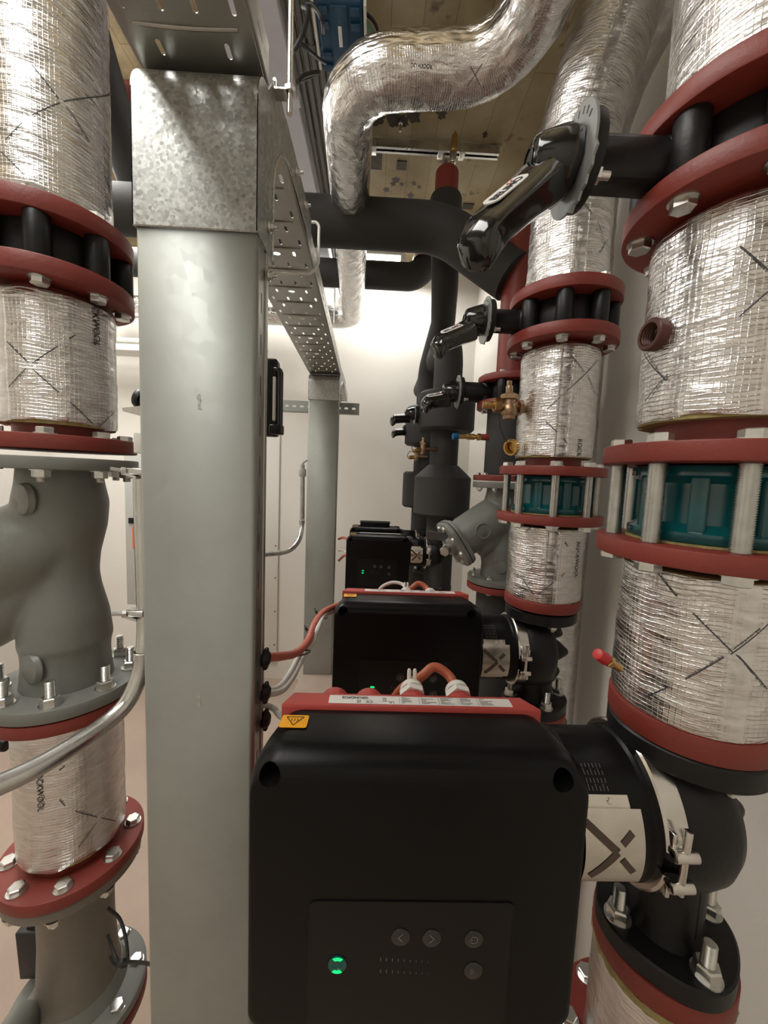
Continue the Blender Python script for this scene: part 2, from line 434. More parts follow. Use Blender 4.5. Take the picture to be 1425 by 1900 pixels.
M_mk = galv('pressed_mark_steel', (.62, .63, .60), .5, .03, 60, .75)
M_dcond = mat('dark_conduit', (.16, .155, .15), .4, .6)
M_beam = mat('rust_red_steel', (.115, .028, .018), .6, 0, 0, .2, 14)
M_patch = mat('dark_stain', (.055, .042, .030), .8, 0, 0, .4, 30)

# ------------------------------------------------------------------ the room
def slab(name, x0, x1, y0, y1, z0, z1, m):
    mb = MB(); mb.box(((x0+x1)/2, (y0+y1)/2, (z0+z1)/2), (x1-x0, y1-y0, z1-z0)); return structure(name, mb, m)
T = .1
slab('floor', XL-T, XR+T, YB-T, YF+T, ZF-T, ZF, M_floor)
slab('ceiling', XL-T, XR+T, YB-T, YF+T, ZC, ZC+T, M_conc)
slab('wall_right', XR, XR+T, YB, YF, ZF, ZC, M_wall)
slab('wall_left', XL-T, XL, YB, YF, ZF, ZC, M_wall)
slab('wall_far', XL, XR, YF, YF+T, ZF, ZC, M_wall)
slab('wall_back', XL, XR, YB-T, YB, ZF, ZC, M_wall)
# narrow board with screws on the far wall and the red steel beam under the ceiling
q0, q1 = P(497, 900, YF-.012), P(518, 900, YF-.012)
mb = MB(); mb.box(((q0.x+q1.x)/2-.12, YF-.011, (ZF+.16+.9)/2), (abs(q1.x-q0.x)+.24, .02, .9-ZF-.16), bev=.002)
trim = structure('trim_1', mb, M_wall)
mb = MB()
for zz in (-.62, -.9, -1.2, -1.5): mb.cyl((q1.x-.02, YF-.021, zz), (q1.x-.02, YF-.023, zz), .006, n=10)
o = put('screw_head', mb, M_patch, trim)
a, b = P(205, 98, 1.9), P(285, 142, 1.9)
mb = MB(); mb.box((-1.45, 2.02, ZC-.02), (2.2, .16, .02)); mb.box((-1.45, 2.02, ZC-.05), (2.2, .015, .08)); mb.box((-1.45, 2.02, ZC-.095), (2.2, .12, .014), bev=.002)
structure('trim_2', mb, M_beam)
mb = MB(); mb.box((.2, 2.05, -1.49), (1.18, 1.6, .66), bev=.006)
structure('trim_3', mb, M_plinth)
# cast-in plates and stains in the ceiling, each with its own shape
mb = MB()
for px, py, wx, wy in ((745, 307, .055, .06), (692, 291, .10, .17), (868, 383, .07, .05)):
    c = PZ(px, py, ZC-.003); mb.box(c, (wx, wy, .004))
for px, py, s_ in ((730, 222, 1.3), (748, 226, 1.0), (768, 217, 1.1), (700, 220, 1.2), (820, 212, .8), (735, 334, .7), (729, 341, .5), (745, 342, .4), (768, 340, .5), (778, 347, .4), (717, 352, .6), (762, 363, .7), (900, 250, .5)):
    c = PZ(px, py, ZC-.0005)
    pts = [(c.x+s_*(.022+.026*abs(noise.noise(Vector((t*.9, px, 0))))*2)*math.cos(t*PI/12), c.y+s_*(.026+.05*abs(noise.noise(Vector((t*.8, py, 3)))))*math.sin(t*PI/12), c.z) for t in range(24)]
    mb.poly(pts)
structure('trim_4', mb, M_patch)

# ------------------------------------------------------------------ shared pieces
def bolt_mesh(name, r, hh, shank=0.0, nut=False, mats=None):
    # hex head standing on z=0 with a washer, optional threaded end above
    mb = MB(); mb.cyl((0, 0, 0), (0, 0, .0022*r/.014), r*1.18, n=20)
    mb.hexa((0, 0, .0022*r/.014), (0, 0, 1), r, hh, rot=random.random())
    if shank:
        n = int(shank/.0026); pr = [(r*.52, hh*.9)]
        for k in range(n): pr += [(r*.56, hh+k*.0026+.0006), (r*.48, hh+k*.0026+.0019)]
        pr.append((r*.44, hh+n*.0026)); mb.lathe(pr, (0, 0, 0), (0, 0, 1), 16)
    me = bpy.data.meshes.new(name); bmesh.ops.recalc_face_normals(mb.bm, faces=mb.bm.faces); mb.bm.to_mesh(me); mb.bm.free()
    me.materials.append(M_zinc); me.set_sharp_from_angle(angle=math.radians(30)); return me
BOLT = bolt_mesh('bolt', .0150, .0105); NUT = bolt_mesh('nut', .0145, .0130, .012); NUTS = bolt_mesh('small_nut', .0085, .0075, .007)
BOLTS = bolt_mesh('small_bolt', .0100, .0075); BIG = bolt_mesh('stud_nut', .0165, .0165, .036)
FLIP = Matrix.Rotation(PI, 3, 'X')
def bolts(parent, cx, cy, z, R, off, me, up=True, n=8, name='bolt', sc=1.0, only=None):
    for k in range(n):
        a = math.radians(off+360*k/n)
        if only and k not in only: continue
        M = Matrix.Rotation(random.random()*6, 3, 'Z') @ (Matrix.Identity(3) if up else FLIP)
        inst(name, me, parent, (cx+R*math.sin(a), cy-R*math.cos(a), z), M*sc if sc != 1 else M)
def disc(mb, cx, cy, z0, z1, R, r_in=0, bev=.0025, n=72, mi=0):
    pr = [(0, z0), (R-bev, z0), (R-.3*bev, z0+.3*bev), (R, z0+bev), (R, z1-bev), (R-.3*bev, z1-.3*bev), (R-bev, z1), (0, z1)]
    mb.lathe(pr, (cx, cy, 0), (0, 0, 1), n, mi=mi)
def hit(px, py, cx, cy, R):
    r = ray(px, py); A = r.x*r.x+r.y*r.y; B_ = -2*(r.x*cx+r.y*cy); Cc = cx*cx+cy*cy-R*R
    D = B_*B_-4*A*Cc; D = max(D, 0); t = (-B_-math.sqrt(D))/(2*A); p = r*t
    return math.atan2(p.x-cx, -(p.y-cy)), p.z
def cylfn(cx, cy, R, e=.0008):
    return lambda u, v: Vector((cx+(R+e)*math.sin(u/R), cy-(R+e)*math.cos(u/R), v))
def jacket(parent, cx, cy, z0, z1, R, marks=(), text=None, tilt=0.0, m=None, ragged=0.0, seed=0):
    mb = MB(); n = 128; rows = max(6, int((z1-z0)/.006))
    def wob(a, h):
        v = Vector((math.cos(a)*R*9, math.sin(a)*R*9, (h+seed)*22)); e = min(abs(h-z0), abs(h-z1))
        d = .0016*noise.noise(v)+.0007*noise.noise(v*2.7)
        d += .0012*max(0, noise.noise(Vector((math.cos(a)*3, math.sin(a)*3, h*60+seed))))
        if e < .008: d -= .0022*(1-e/.008)
        return d
    pr = [(R, z0+(z1-z0)*k/rows) for k in range(rows+1)]
    mb.lathe([(R-.02, z0+.001)]+pr+[(R-.02, z1-.001)], (cx, cy, 0), (0, 0, 1), n, wob=wob, caps=False)
    if ragged:
        for v in mb.bm.verts:
            a = math.atan2(v.co.y-cy, v.co.x-cx)
            if v.co.z < z0+.004: v.co.z += ragged*(noise.noise(Vector((math.cos(a)*2.5, math.sin(a)*2.5, seed)))+.25)
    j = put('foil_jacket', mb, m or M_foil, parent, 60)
    mb = MB(); mb.lathe([(R-.032, z0-.001), (R-.004, z0-.001), (R-.004, z1+.001), (R-.032, z1+.001)], (cx, cy, 0), (0, 0, 1), 48, wob=lambda a, h: .002*noise.noise(Vector((a*9, h*80, seed))), caps=False)
    put('mineral_wool_edge', mb, M_wool, j)
    if marks or text:
        fn = cylfn(cx, cy, R, .0022)
        for (x0, y0, x1, y1) in marks:
            a0, h0 = hit(x0, y0, cx, cy, R); a1, h1 = hit(x1, y1, cx, cy, R)
            mb = MB(); stroke(mb, (a0*R, h0), (a1*R, h1), .0016, fn, 0, 10); put('pen_stroke', mb, M_mark, j, 0)
        if text:
            for (s, px, py, L) in text:
                a0, h0 = hit(px, py, cx, cy, R); _, h1 = hit(px, py+L, cx, cy, R)
                ln = abs(h0-h1); V, _f = text_polys(s, 1, 'LEFT', .012); wd = max(v[0] for v in V); sz = ln/wd
                mb = MB(); lay_text(mb, s, sz, lambda u, v: fn(a0*R+v, h0-u), 0, 'LEFT', .012*sz)
                put('printed_name', mb, M_ink, j, 0)
    return j
def flange(parent, cx, cy, z0, z1, R, bolt=None, up=True, off=0, Rb=None, name='flange', m=None, sc=1.0, neck=None, n=8):
    mb = MB(); disc(mb, cx, cy, z0, z1, R)
    if neck: mb.cyl((cx, cy, z0 if neck < 0 else z1), (cx, cy, (z0 if neck < 0 else z1)+neck), R*.55, R*.48, 48)
    f = put(name, mb, m or M_red, parent)
    if bolt: bolts(f, cx, cy, z1 if up else z0, Rb or R*.83, off, bolt, up, sc=sc, n=n)
    return f

# ---- butterfly valve with lever
def lever_handle(root, base, d, s=1.0, label=True, rot=None, m_arm=None):
    # base: centre of the index plate, lever swings out along d
    bx = _v(base); n = _v((-1, 0, 0)); k = s
    mb = MB(); fn = lambda u, v, w_: bx+_v((w_, u, v))
    pl = []
    for q in range(48):
        a = 2*PI*q/48; r = .058*k
        if 195 < math.degrees(a) < 265: r = (.066 if (q % 2) else .062)*k
        pl.append((r*math.cos(a), r*math.sin(a)))
    mb.prism(pl, fn, -.003*k)
    for q in range(9):
        a = math.radians(30+15*q); mb.box(fn(.048*k*math.cos(a), .048*k*math.sin(a), -.0035*k), (.0012*k, .007*k, .0015*k), Matrix.Rotation(a, 3, 'X'))
    ip = put('index_plate', mb, M_scale, root)
    mb = MB(); mb.cyl(bx+_v((.001, 0, 0)), bx+_v((.016*k, 0, 0)), .052*k, n=40, bev=.002*k); put('mounting_disc', mb, M_black, root)
    mb = MB(); p = bx+_v((.012, -.022, -.028))*k + bx*(1-1) if False else bx+_v((.016*k, -.024*k, -.030*k))
    mb.hexa(p, (1, 0, 0), .010*k, .006*k); mb.cyl(p, p+_v((.018*k, 0, 0)), .005*k, n=14); put('bolt', mb, M_steel, root)
    # hub: faceted block that narrows outward
    dv = _v(d); dl = dv.length; dn = dv.normalized()
    def oct_(c, r, ax1, ax2, f=.42, sy=1.0):
        out = []
        for a, b in ((1, f), (f, 1), (-f, 1), (-1, f), (-1, -f), (-f, -1), (f, -1), (1, -f)): out.append(c+ax1*(a*r)+ax2*(b*r*sy))
        return out
    Y_, Z_ = _v((0, 1, 0)), _v((0, 0, 1))
    mb = MB(); c0 = bx-_v((.003*k, 0, 0)); c1 = bx-_v((.014*k, 0, 0)); c2 = bx-_v((.052*k, 0, .002*k)); c3 = bx-_v((.057*k, 0, .002*k))
    mb.loft([oct_(c0, .035*k, Y_, Z_), oct_(c1, .037*k, Y_, Z_), oct_(c2, .027*k, Y_, Z_), oct_(c3, .022*k, Y_, Z_)])
    bmesh.ops.bevel(mb.bm, geom=mb.bm.edges[:], offset=.0018*k, segments=2, affect='EDGES')
    hub = None
    # arm
    face = _v((-.25, -.55, .75)); face = (face-dn*face.dot(dn)).normalized(); sd = dn.cross(face)
    start = bx-_v((.038*k, 0, .026*k)); P0 = start; Lr = dl
    def rect(c, hn, hs, fw, sw):
        out = []
        for a, b in ((1, .55), (.6, 1), (-.6, 1), (-1, .55), (-1, -.55), (-.6, -1), (.6, -1), (1, -.55)): out.append(c+fw*(a*hn)+sw*(b*hs))
        return out
    secs = []
    for t, hn, hs, drop in ((.0, .026, .033, 0), (.12, .025, .033, .0), (.40, .022, .030, 0), (.75, .021, .028, -.002), (.86, .023, .029, -.006), (.98, .021, .027, -.018), (1.0, .017, .022, -.021)):
        secs.append(rect(P0+dn*(Lr*t)+_v((0, 0, drop*k)), hn*k, hs*k, face, sd))
    mb2 = MB(); mb2.loft(secs); bmesh.ops.bevel(mb2.bm, geom=mb2.bm.edges[:], offset=.0018*k, segments=2, affect='EDGES')
    arm = put('lever', mb2, m_arm or M_gloss, root, 50)
    put('hub', mb, m_arm or M_gloss, arm, 50)
    # hub bore
    mb = MB(); mb.cyl(c3, c3-_v((.001, 0, 0)), .013*k, n=24); mb.lathe([(.013*k, 0), (.0155*k, -.0015), (.013*k, -.003)], c3, (1, 0, 0), 24, caps=False); put('hub_bore', mb, M_black, arm)
    # name badge
    mid = P0+dn*(Lr*.50); top = .0222*k; xd = -dn; up = face.cross(xd).normalized()
    lf = lambda u, v, w_=0: mid+face*(top+w_)+xd*u+up*v
    mb = MB(); mb.prism(rrect(.068*k, .025*k, .012*k), lf, .0015*k); bd = put('name_badge', mb, M_lab, arm)
    if label:
        V, _f = text_polys('BELIMO', 1, 'CENTER', .01); wd = max(v[0] for v in V)*2
        mb = MB(); f2 = lambda u, v: lf(u, v-.0020*k, .0019*k); lay_text(mb, 'BELIMO', .052*k/wd, f2, 0, 'CENTER', .0005*k)
        put('lettering', mb, M_ink, bd, 0)
        mb = MB()
        for x0 in (.012, .019): stroke(mb, ((x0-.003)*k, .0052*k), ((x0+.003)*k, .0095*k), .0026*k, lambda u, v: lf(u, v, .0020*k), 0, 2)
        put('red_emblem', mb, M_logo, bd, 0)
    return arm
def butterfly(label, cx, cy, z0, z1, neckL, d, off, s=1.0, group='lever butterfly valves', handle=True, R=.142, square=True, ny=0.0):
    root = thing('butterfly_valve', label, 'valve', (cx, cy, z0), group)
    rr = R/.142
    mb = MB(); mb.cyl((cx, cy, z0+.001), (cx, cy, z1-.001), .098*rr, n=64, bev=.004)
    for k in range(8):
        a = math.radians(off+45*k); x, y = cx+.116*rr*math.sin(a), cy-.116*rr*math.cos(a)
        mb.cyl((x, y, z0+.0005), (x, y, z1-.0005), .0205*rr, n=28, bev=.002)
    body = put('valve_body', mb, M_black, root)
    if handle:
        zm = (z0+z1)/2; hh = min((z1-z0)*.92, .052*s)/2
        mb = MB(); e = cx-neckL
        if square:
            def sec(x, a, b): return [_v((x, cy+ny+p*a, zm+q*b)) for p, q in ((1, .5), (.6, 1), (-.6, 1), (-1, .5), (-1, -.5), (-.6, -1), (.6, -1), (1, -.5))]
            mb.loft([sec(cx-.09*rr, .036*s, hh*1.1), sec(cx-.125*rr, .034*s, hh*1.05), sec(cx-.128*rr, .028*s, hh), sec(e+.02*s, .026*s, hh), sec(e+.014*s, .034*s, hh*1.2), sec(e+.002, .034*s, hh*1.2)])
            bmesh.ops.bevel(mb.bm, geom=mb.bm.edges[:], offset=.0015, segments=2, affect='EDGES')
        else:
            mb.cyl((cx-.09*rr, cy, zm), (e, cy, zm), .036*s, n=32, bev=.003)
        put('neck', mb, M_black, root, 50)
        lever_handle(root, (e, cy+ny, zm), d, s)
    return root

# ---- wafer check valve with studs
def check_valve(label, cx, cy, z0, z1, off, thread=True, R=.142, f0=0.024, f1=0.024):
    root = thing('check_valve', label, 'valve', (cx, cy, z0), 'teal wafer check valves')
    r = R/.142; H = z1-z0
    pr = [(0, z0+.004), (.098*r, z0+.004), (.100*r, z0+.008), (.100*r, z0+.017), (.094*r, z0+.020), (.086*r, z0+.028), (.086*r, z1-.026), (.095*r, z1-.018), (.099*r, z1-.016), (.099*r, z1-.006), (.097*r, z1-.003), (0, z1-.003)]
    mb = MB(); mb.lathe(pr, (cx, cy, 0), (0, 0, 1), 72)
    put('valve_body', mb, M_teal, root)
    for k in range(8):
        a = math.radians(off+22+45*k); x, y = cx+.090*r*math.sin(a), cy-.090*r*math.cos(a)
        mb = MB(); mb.box((x, y, (z0+z1)/2), (.020, .012, H-.034), Matrix.Rotation(a, 3, 'Z'), bev=.003); put('rib', mb, M_teal, root)
    mb = MB(); mb.lathe([(.070*r, z0+.0002), (.103*r, z0+.0002), (.103*r, z0+.003), (.070*r, z0+.003)], (cx, cy, 0), (0, 0, 1), 64, wob=lambda a, h: .0015*noise.noise(Vector((a*6, h*30, 1))), caps=False)
    put('gasket', mb, M_wool, root)
    for k in range(8):
        a = math.radians(off+45*k); x, y = cx+.118*r*math.sin(a), cy-.118*r*math.cos(a)
        pr = []; n = int(H/.0030) if thread else 0
        if thread:
            for q in range(n+1): pr += [(.0115*r, z0+H*q/(n+1)+.0002), (.0097*r, z0+H*(q+.5)/(n+1))]
            pr.append((.0108*r, z1))
        else: pr = [(.0098*r, z0), (.0098*r, z1)]
        mb = MB(); mb.lathe(pr, (x, y, 0), (0, 0, 1), 20); st = put('stud', mb, M_stud, root, 0 if thread else 38)
        inst('nut', BOLT, st, (x, y, z1+f1), Matrix.Rotation(random.random()*6, 3, 'Z')*r)
        inst('nut', BOLT, st, (x, y, z0-f0), (Matrix.Rotation(random.random()*6, 3, 'Z') @ FLIP)*r*1.1)
    return root

# ------------------------------------------------------------------ near riser at the right
c1 = (.490, .548); c2 = (.503, 1.093); cl = (-.671, .846); c3 = (.542, 1.61); c4 = (.345, 1.95)
G1 = 'foil wrapped pipe lengths'
def pipe(label, c, z, group=G1): return thing('insulated_pipe', label, 'pipe', (c[0], c[1], z), group)

t = pipe('foil wrapped pipe rising above the largest lever valve', c1, .490)
jacket(t, *c1, .512, 1.74, .1017, [(1166, 62, 1180, 100)], seed=1)
mb = MB(); mb.cyl((*c1, .485), (*c1, .53), .075, n=48); put('bare_pipe', mb, M_red, t)
flange(t, *c1, .462, .490, .142, BOLT, True, 18)
butterfly('black lever valve of the near right riser, largest of all', *c1, .392, .462, .240, (-.094, -.028, -.092), 18, 1.05)
t = pipe('short foil wrapped pipe with a threaded brown socket, near right riser', c1, .058)
flange(t, *c1, .364, .392, .142, BOLT, False, 18)
jacket(t, *c1, .092, .348, .1017, [(1196, 650, 1238, 706), (1242, 694, 1200, 745), (1373, 458, 1424, 503), (1424, 542, 1372, 588)], ragged=.006, seed=2)
mb = MB(); mb.cyl((*c1, .05), (*c1, .37), .075, n=48); put('bare_pipe', mb, M_red, t)
flange(t, *c1, .034, .060, .142)
a, h = hit(1222, 622, *c1, .1017); n_ = _v((math.sin(a), -math.cos(a), .0)); p = _v((c1[0], c1[1], h))+n_*.1017
n_ = (n_+_v((-.25, -.1, 0))).normalized()
mb = MB(); pr = [(.0215, -.03), (.0215, .014), (.0200, .0155), (.0155, .0155)]
for q in range(9): pr += [(.0155, .013-q*.0035), (.0142, .0115-q*.0035)]
pr += [(0, -.022)]
mb.lathe(pr, p, n_, 32); put('threaded_socket', mb, mat('brown_primer_socket', (.085, .028, .02), .45, .2), t)
check_valve('teal check valve with long threaded studs, near right riser', *c1, -.074, .034, 19, True, f0=.025, f1=.026)
t = pipe('foil wrapped pipe with a red capped test nipple, above nearest pump', c1, -.354)
flange(t, *c1, -.099, -.074, .142)
jacket(t, *c1, -.319, -.113, .1022, [(1223, 1064, 1256, 1106), (1286, 1137, 1358, 1209), (1424, 1155, 1354, 1213), (1272, 1259, 1342, 1218), (1368, 1215, 1420, 1277), (1200, 1292, 1241, 1274)], seed=3)
flange(t, *c1, -.354, -.320, .1035)
p0 = P(1150, 1240, c1[1]-.02); p1 = P(1113, 1216, c1[1]-.03)
mb = MB(); mb.cyl(p0, p1, .0052, n=20); mb.hexa(p0.lerp(p1, .45), p1-p0, .0085, .008); nip = put('test_nipple', mb, M_brass, t)
mb = MB(); mb.cyl(p0.lerp(p1, .72), p0.lerp(p1, 1.12), .0092, .008, 24, bev=.001); put('nipple_cap', mb, M_redcap, nip)
t = pipe('foil wrapped pipe under the nearest pump with frayed wool edge', c1, -1.75)
flange(t, *c1, -.748, -.713, .0960)
jacket(t, *c1, -1.72, -.756, .093, [(1352, 1870, 1378, 1898)], seed=4, m=M_foil2)
mb = MB(); mb.lathe([(.080, -.749), (.093, -.749), (.0965, -.757), (.092, -.764)], (*c1, 0), (0, 0, 1), 80, wob=lambda a, h: .004*noise.noise(Vector((math.cos(a)*9, math.sin(a)*9, h*90))), caps=False); put('frayed_wool', mb, M_wool, t)
flange(t, *c1, -.985, -.955, .142, BOLT, True, 20)

# second riser
t = pipe('foil wrapped pipe bending toward ceiling above the second lever valve', c2, .508)
mb = MB()
pth = bendpath([(*c2, .522), (*c2, .92), P(1152, 0, 1.04), P(1185, -150, 1.0)], .40, .008, 18)
mb.tube(pth, .1017, 96, wob=lambda a, L: .0022*noise.noise(Vector((math.cos(a)*3, math.sin(a)*3, L*30)))+.001*noise.noise(Vector((a*2, 0, L*90))))
j = put('foil_jacket', mb, M_foil, t, 70)
fn = cylfn(*c2, .1017, .0022)
for x0, y0, x1, y1 in ((1083, 375, 1098, 398), (1108, 412, 1121, 452), (1126, 445, 1112, 470)):
    a0, h0 = hit(x0, y0, *c2, .1017); a1, h1 = hit(x1, y1, *c2, .1017); mb = MB(); stroke(mb, (a0*.1017, h0), (a1*.1017, h1), .0016, fn); put('pen_stroke', mb, M_mark, j, 0)
mb = MB(); mb.cyl((*c2, .50), (*c2, .54), .075, n=48); put('bare_pipe', mb, M_red, t)
flange(t, *c2, .478, .508, .142, BOLT, True, 21)
butterfly('black lever valve of the second right riser', *c2, .400, .478, .215, (-.098, -.02, -.050), 21, 1.02)
t = pipe('foil wrapped pipe carrying the bronze drain cock, second riser', c2, .046)
flange(t, *c2, .370, .400, .142, BOLT, False, 21)
jacket(t, *c2, .071, .356, .1017, [(1058, 658, 1084, 691), (1108, 668, 1052, 725), (1088, 695, 1103, 731), (1040, 737, 1015, 759), (1013, 782, 1034, 802), (1046, 814, 1052, 822)], [('ROCK', 1076, 814, 34)], seed=5, ragged=.004)
mb = MB(); mb.cyl((*c2, .04), (*c2, .38), .075, n=48); put('bare_pipe', mb, M_red, t)
flange(t, *c2, .022, .046, .142)
check_valve('teal check valve between red flanges, second right riser', *c2, -.084, .022, 26, False)
t = pipe('foil wrapped pipe above the second pump, lettered down its right side', c2, -.352)
flange(t, *c2, -.108, -.084, .142)
jacket(t, *c2, -.322, -.120, .1017, [(991, 973, 975, 987), (1028, 983, 1036, 993), (1048, 1005, 1053, 1014), (969, 1072, 991, 1103), (1027, 1080, 997, 1103), (1048, 1063, 1041, 1070)], [('ROCKWOOL', 1073, 1005, 66)], seed=6)
flange(t, *c2, -.352, -.323, .1035)
t = pipe('foil wrapped pipe under the second pump', c2, -1.15)
flange(t, *c2, -.690, -.660, .0905)
jacket(t, *c2, -1.14, -.697, .088, seed=7, m=M_foil2)
mb = MB(); mb.lathe([(.080, -.692), (.094, -.692), (.095, -.700), (.090, -.706)], (*c2, 0), (0, 0, 1), 60, wob=lambda a, h: .003*noise.noise(Vector((math.cos(a)*9, math.sin(a)*9, h*90))), caps=False); put('frayed_wool', mb, M_wool, t)

# bronze drain cock on the second riser
p = P(938, 748, 1.06); s = .001*1.48
t = thing('drain_cock', 'bronze drain cock with hanging brass cap beside second riser', 'valve', p)
def px2(x, y, Y=1.06): return P(x, y, Y)
mb = MB(); A, B_ = px2(968, 757), px2(912, 752)
mb.cyl(px2(978, 758, 1.08), px2(920, 752), .014, n=24); mb.cyl(px2(945, 735), px2(944, 778), .016, n=24, bev=.002)
mb.hexa(px2(945, 741), (0, 0, 1), .024, .014); mb.hexa(px2(962, 756), (1, 0, 0), .020, .012)
mb.lathe([(0, 0), (.018, .004), (.023, .014), (.021, .026), (.014, .036), (0, .04)], px2(944, 774), (0, 0, 1), 24)
put('cock_body', mb, M_bronze, t)
mb = MB(); mb.cyl(px2(945, 733), px2(945, 716), .0095, n=18, bev=.002); mb.box(px2(945, 712), (.012, .012, .016), bev=.002); put('square_spindle', mb, M_bronze, t)
mb = MB(); mb.cyl(px2(920, 752), px2(896, 751), .0095, n=24)
for q in range(6): mb.lathe([(.0095, 0), (.0105, .001), (.0095, .002)], px2(914, 752).lerp(px2(897, 751), q/6), (-1, 0, 0), 20, caps=False)
mb.hexa(px2(928, 752), (-1, 0, 0), .021, .018); put('hose_tail', mb, M_brass, t)
cap_c = px2(943, 832)
mb = MB(); mb.tube(smoothpath([px2(926, 768), px2(927, 790), px2(934, 808), px2(941, 820)], 8), .0022, 8); strap = put('cap_strap', mb, M_bcable, t)
mb = MB(); ax = _v((-.75, -.55, -.25)).normalized()
mb.lathe([(.021, 0), (.0215, .006), (.021, .016), (.012, .017), (0, .017)], cap_c-ax*.008, -ax, 32, caps=False); mb.lathe([(.021, 0), (.0165, 0), (.0160, .013)], cap_c-ax*.008, -ax, 32, caps=False)
for q in range(20):
    a = 2*PI*q/20; u_ = ax.orthogonal().normalized(); w_ = ax.cross(u_); pp = cap_c-ax*.016+(u_*math.cos(a)+w_*math.sin(a))*.0215
    mb.box(pp, (.003, .003, .009), _v((0, 0, 1)).rotation_difference(ax).to_matrix())
put('screw_cap', mb, M_brass, t)

# ------------------------------------------------------------------ pumps
REF = _v((.490, .548, -.460))
def pump(label, anchor, s, glands=True, detail=True, fins=False, dm=0.0, dp=0.0, tbox=None, bs=0.0, ports=(-.388, -.355, -.714, -.682)):
    anchor = _v(anchor); root = thing('pump', label, 'pump', anchor, 'inline circulation pumps'); Tm = Matrix.Translation(anchor) @ Matrix.Scale(s, 4) @ Matrix.Translation(-REF)
    def pp(name, mb, m, parent=None, sharp=38):
        bmesh.ops.transform(mb.bm, matrix=Tm, verts=mb.bm.verts); return put(name, mb, m, parent or root, sharp)
    az_ = REF.z+dm; ay = REF.y
    # control housing
    xc, hw, zt, zb = .0715, .2120, -.341, -.735
    def ring(Y, it, is_, r=.03):
        return [_v((x, Y, z)) for x, z in rrect(2*(hw-is_), (zt-zb)-2*it, r, 7, xc, (zt+zb)/2)]
    mb = MB(); secs = []
    for k in range(9):
        a = PI/2*k/8
        secs.append(ring(.435+.034*(1-math.cos(a)), .030*(1-math.sin(a)), .005*(1-math.sin(a)), .020+.020*math.sin(a)))
    secs += [ring(.50, .001, .004, .040), ring(.542, .004, .014, .036)]
    secs.insert(0, [v+(_v((.0715, v.y, -.538))-v)*.02 for v in secs[0]])
    mb.loft(secs); hs = pp('control_housing', mb, M_pump, None, 42)
    # screw recesses
    cb = MB()
    for x in (-.113, .246): cb.cyl(_v((x, .41, -.366)), _v((x, .470, -.362)), .0150, .0105, 28)
    bmesh.ops.transform(cb.bm, matrix=Tm, verts=cb.bm.verts); bmesh.ops.translate(cb.bm, verts=cb.bm.verts, vec=-ORG[root.name]); bmesh.ops.recalc_face_normals(cb.bm, faces=cb.bm.faces)
    cm = bpy.data.meshes.new('cut'); cb.bm.to_mesh(cm); cb.bm.free(); co = bpy.data.objects.new('cut', cm); C.objects.link(co); co.parent = root
    bpy.context.view_layer.update()
    md = hs.modifiers.new('cut', 'BOOLEAN'); md.object = co; md.operation = 'DIFFERENCE'; md.solver = 'EXACT'
    dg = bpy.context.evaluated_depsgraph_get(); me = bpy.data.meshes.new_from_object(hs.evaluated_get(dg)); hs.modifiers.clear(); hs.data = me; bpy.data.objects.remove(co)
    me.materials.clear(); me.materials.append(M_pump)
    for pl in me.polygons: pl.use_smooth = abs(pl.normal.y) < .9995
    sharpen(me, 30)
    for x in (-.113, .246):
        mb = MB(); mb.cyl(_v((x, .469, -.362)), _v((x, .461, -.362)), .0065, n=20, bev=.001); pp('recessed_screw', mb, M_black)
    # seam of the cover and the panel
    mb = MB(); fp = lambda u, v, w_: _v((u, .435-w_, v+dp))
    mb.prism(rrect(.256, .178, .008, 5, .0675, -.617), fp, .0011); pn = pp('control_panel', mb, M_panel)
    mb = MB(); o_, i_ = rrect(.258, .180, .009, 5, .0675, -.617), rrect(.2555, .1775, .0078, 5, .0675, -.617)
    A = mb.verts([fp(*p, .0016) for p in o_]); B_ = mb.verts([fp(*p, .0016) for p in i_])
    for k in range(len(A)): mb.face([A[k], A[(k+1) % len(A)], B_[(k+1) % len(A)], B_[k]])
    A0 = mb.verts([fp(*p, 0) for p in o_])
    for k in range(len(A)): mb.face([A0[k], A0[(k+1) % len(A)], A[(k+1) % len(A)], A[k]])
    pp('panel_rim', mb, M_panel, pn)
    def at(px, py): v = P(px, py, .434); return v.x, v.z
    def dsc(mb, c, r, w0, w1, n=28): mb.cyl(fp(c[0], c[1], w0), fp(c[0], c[1], w1), r, n=n, bev=.0004)
    ic = []
    for (px, py), kind in (((743, 1738), 'l'), ((801, 1740), 'r'), ((879, 1742), 'p'), ((878, 1800), 'w')):
        c = at(px, py); mb = MB(); dsc(mb, c, .0118, .0009, .0022); bt = pp('button', mb, M_btn, pn)
        f2 = lambda u, v, c=c: fp(c[0]+u, c[1]+v, .0026); mb = MB()
        if kind in 'lr':
            g = 1 if kind == 'l' else -1
            stroke(mb, (.003*g, .0055), (-.003*g, 0), .0011, f2); stroke(mb, (-.003*g, 0), (.003*g, -.0055), .0011, f2)
        elif kind == 'p':
            A = [(.0045*math.cos(math.radians(q)), .0045*math.sin(math.radians(q))) for q in range(-150, 151, 20)]
            for u, v in zip(A, A[1:]): stroke(mb, u, v, .0011, f2, 0, 1)
            stroke(mb, (-.006, 0), (-.0015, 0), .0011, f2)
        else:
            for rr in (.003, .0055):
                A = [(.002+rr*math.cos(math.radians(q)), rr*math.sin(math.radians(q))) for q in range(130, 231, 20)]
                for u, v in zip(A, A[1:]): stroke(mb, u, v, .0009, f2, 0, 1)
        pp('icon', mb, M_icon, bt if False else pn, 0)
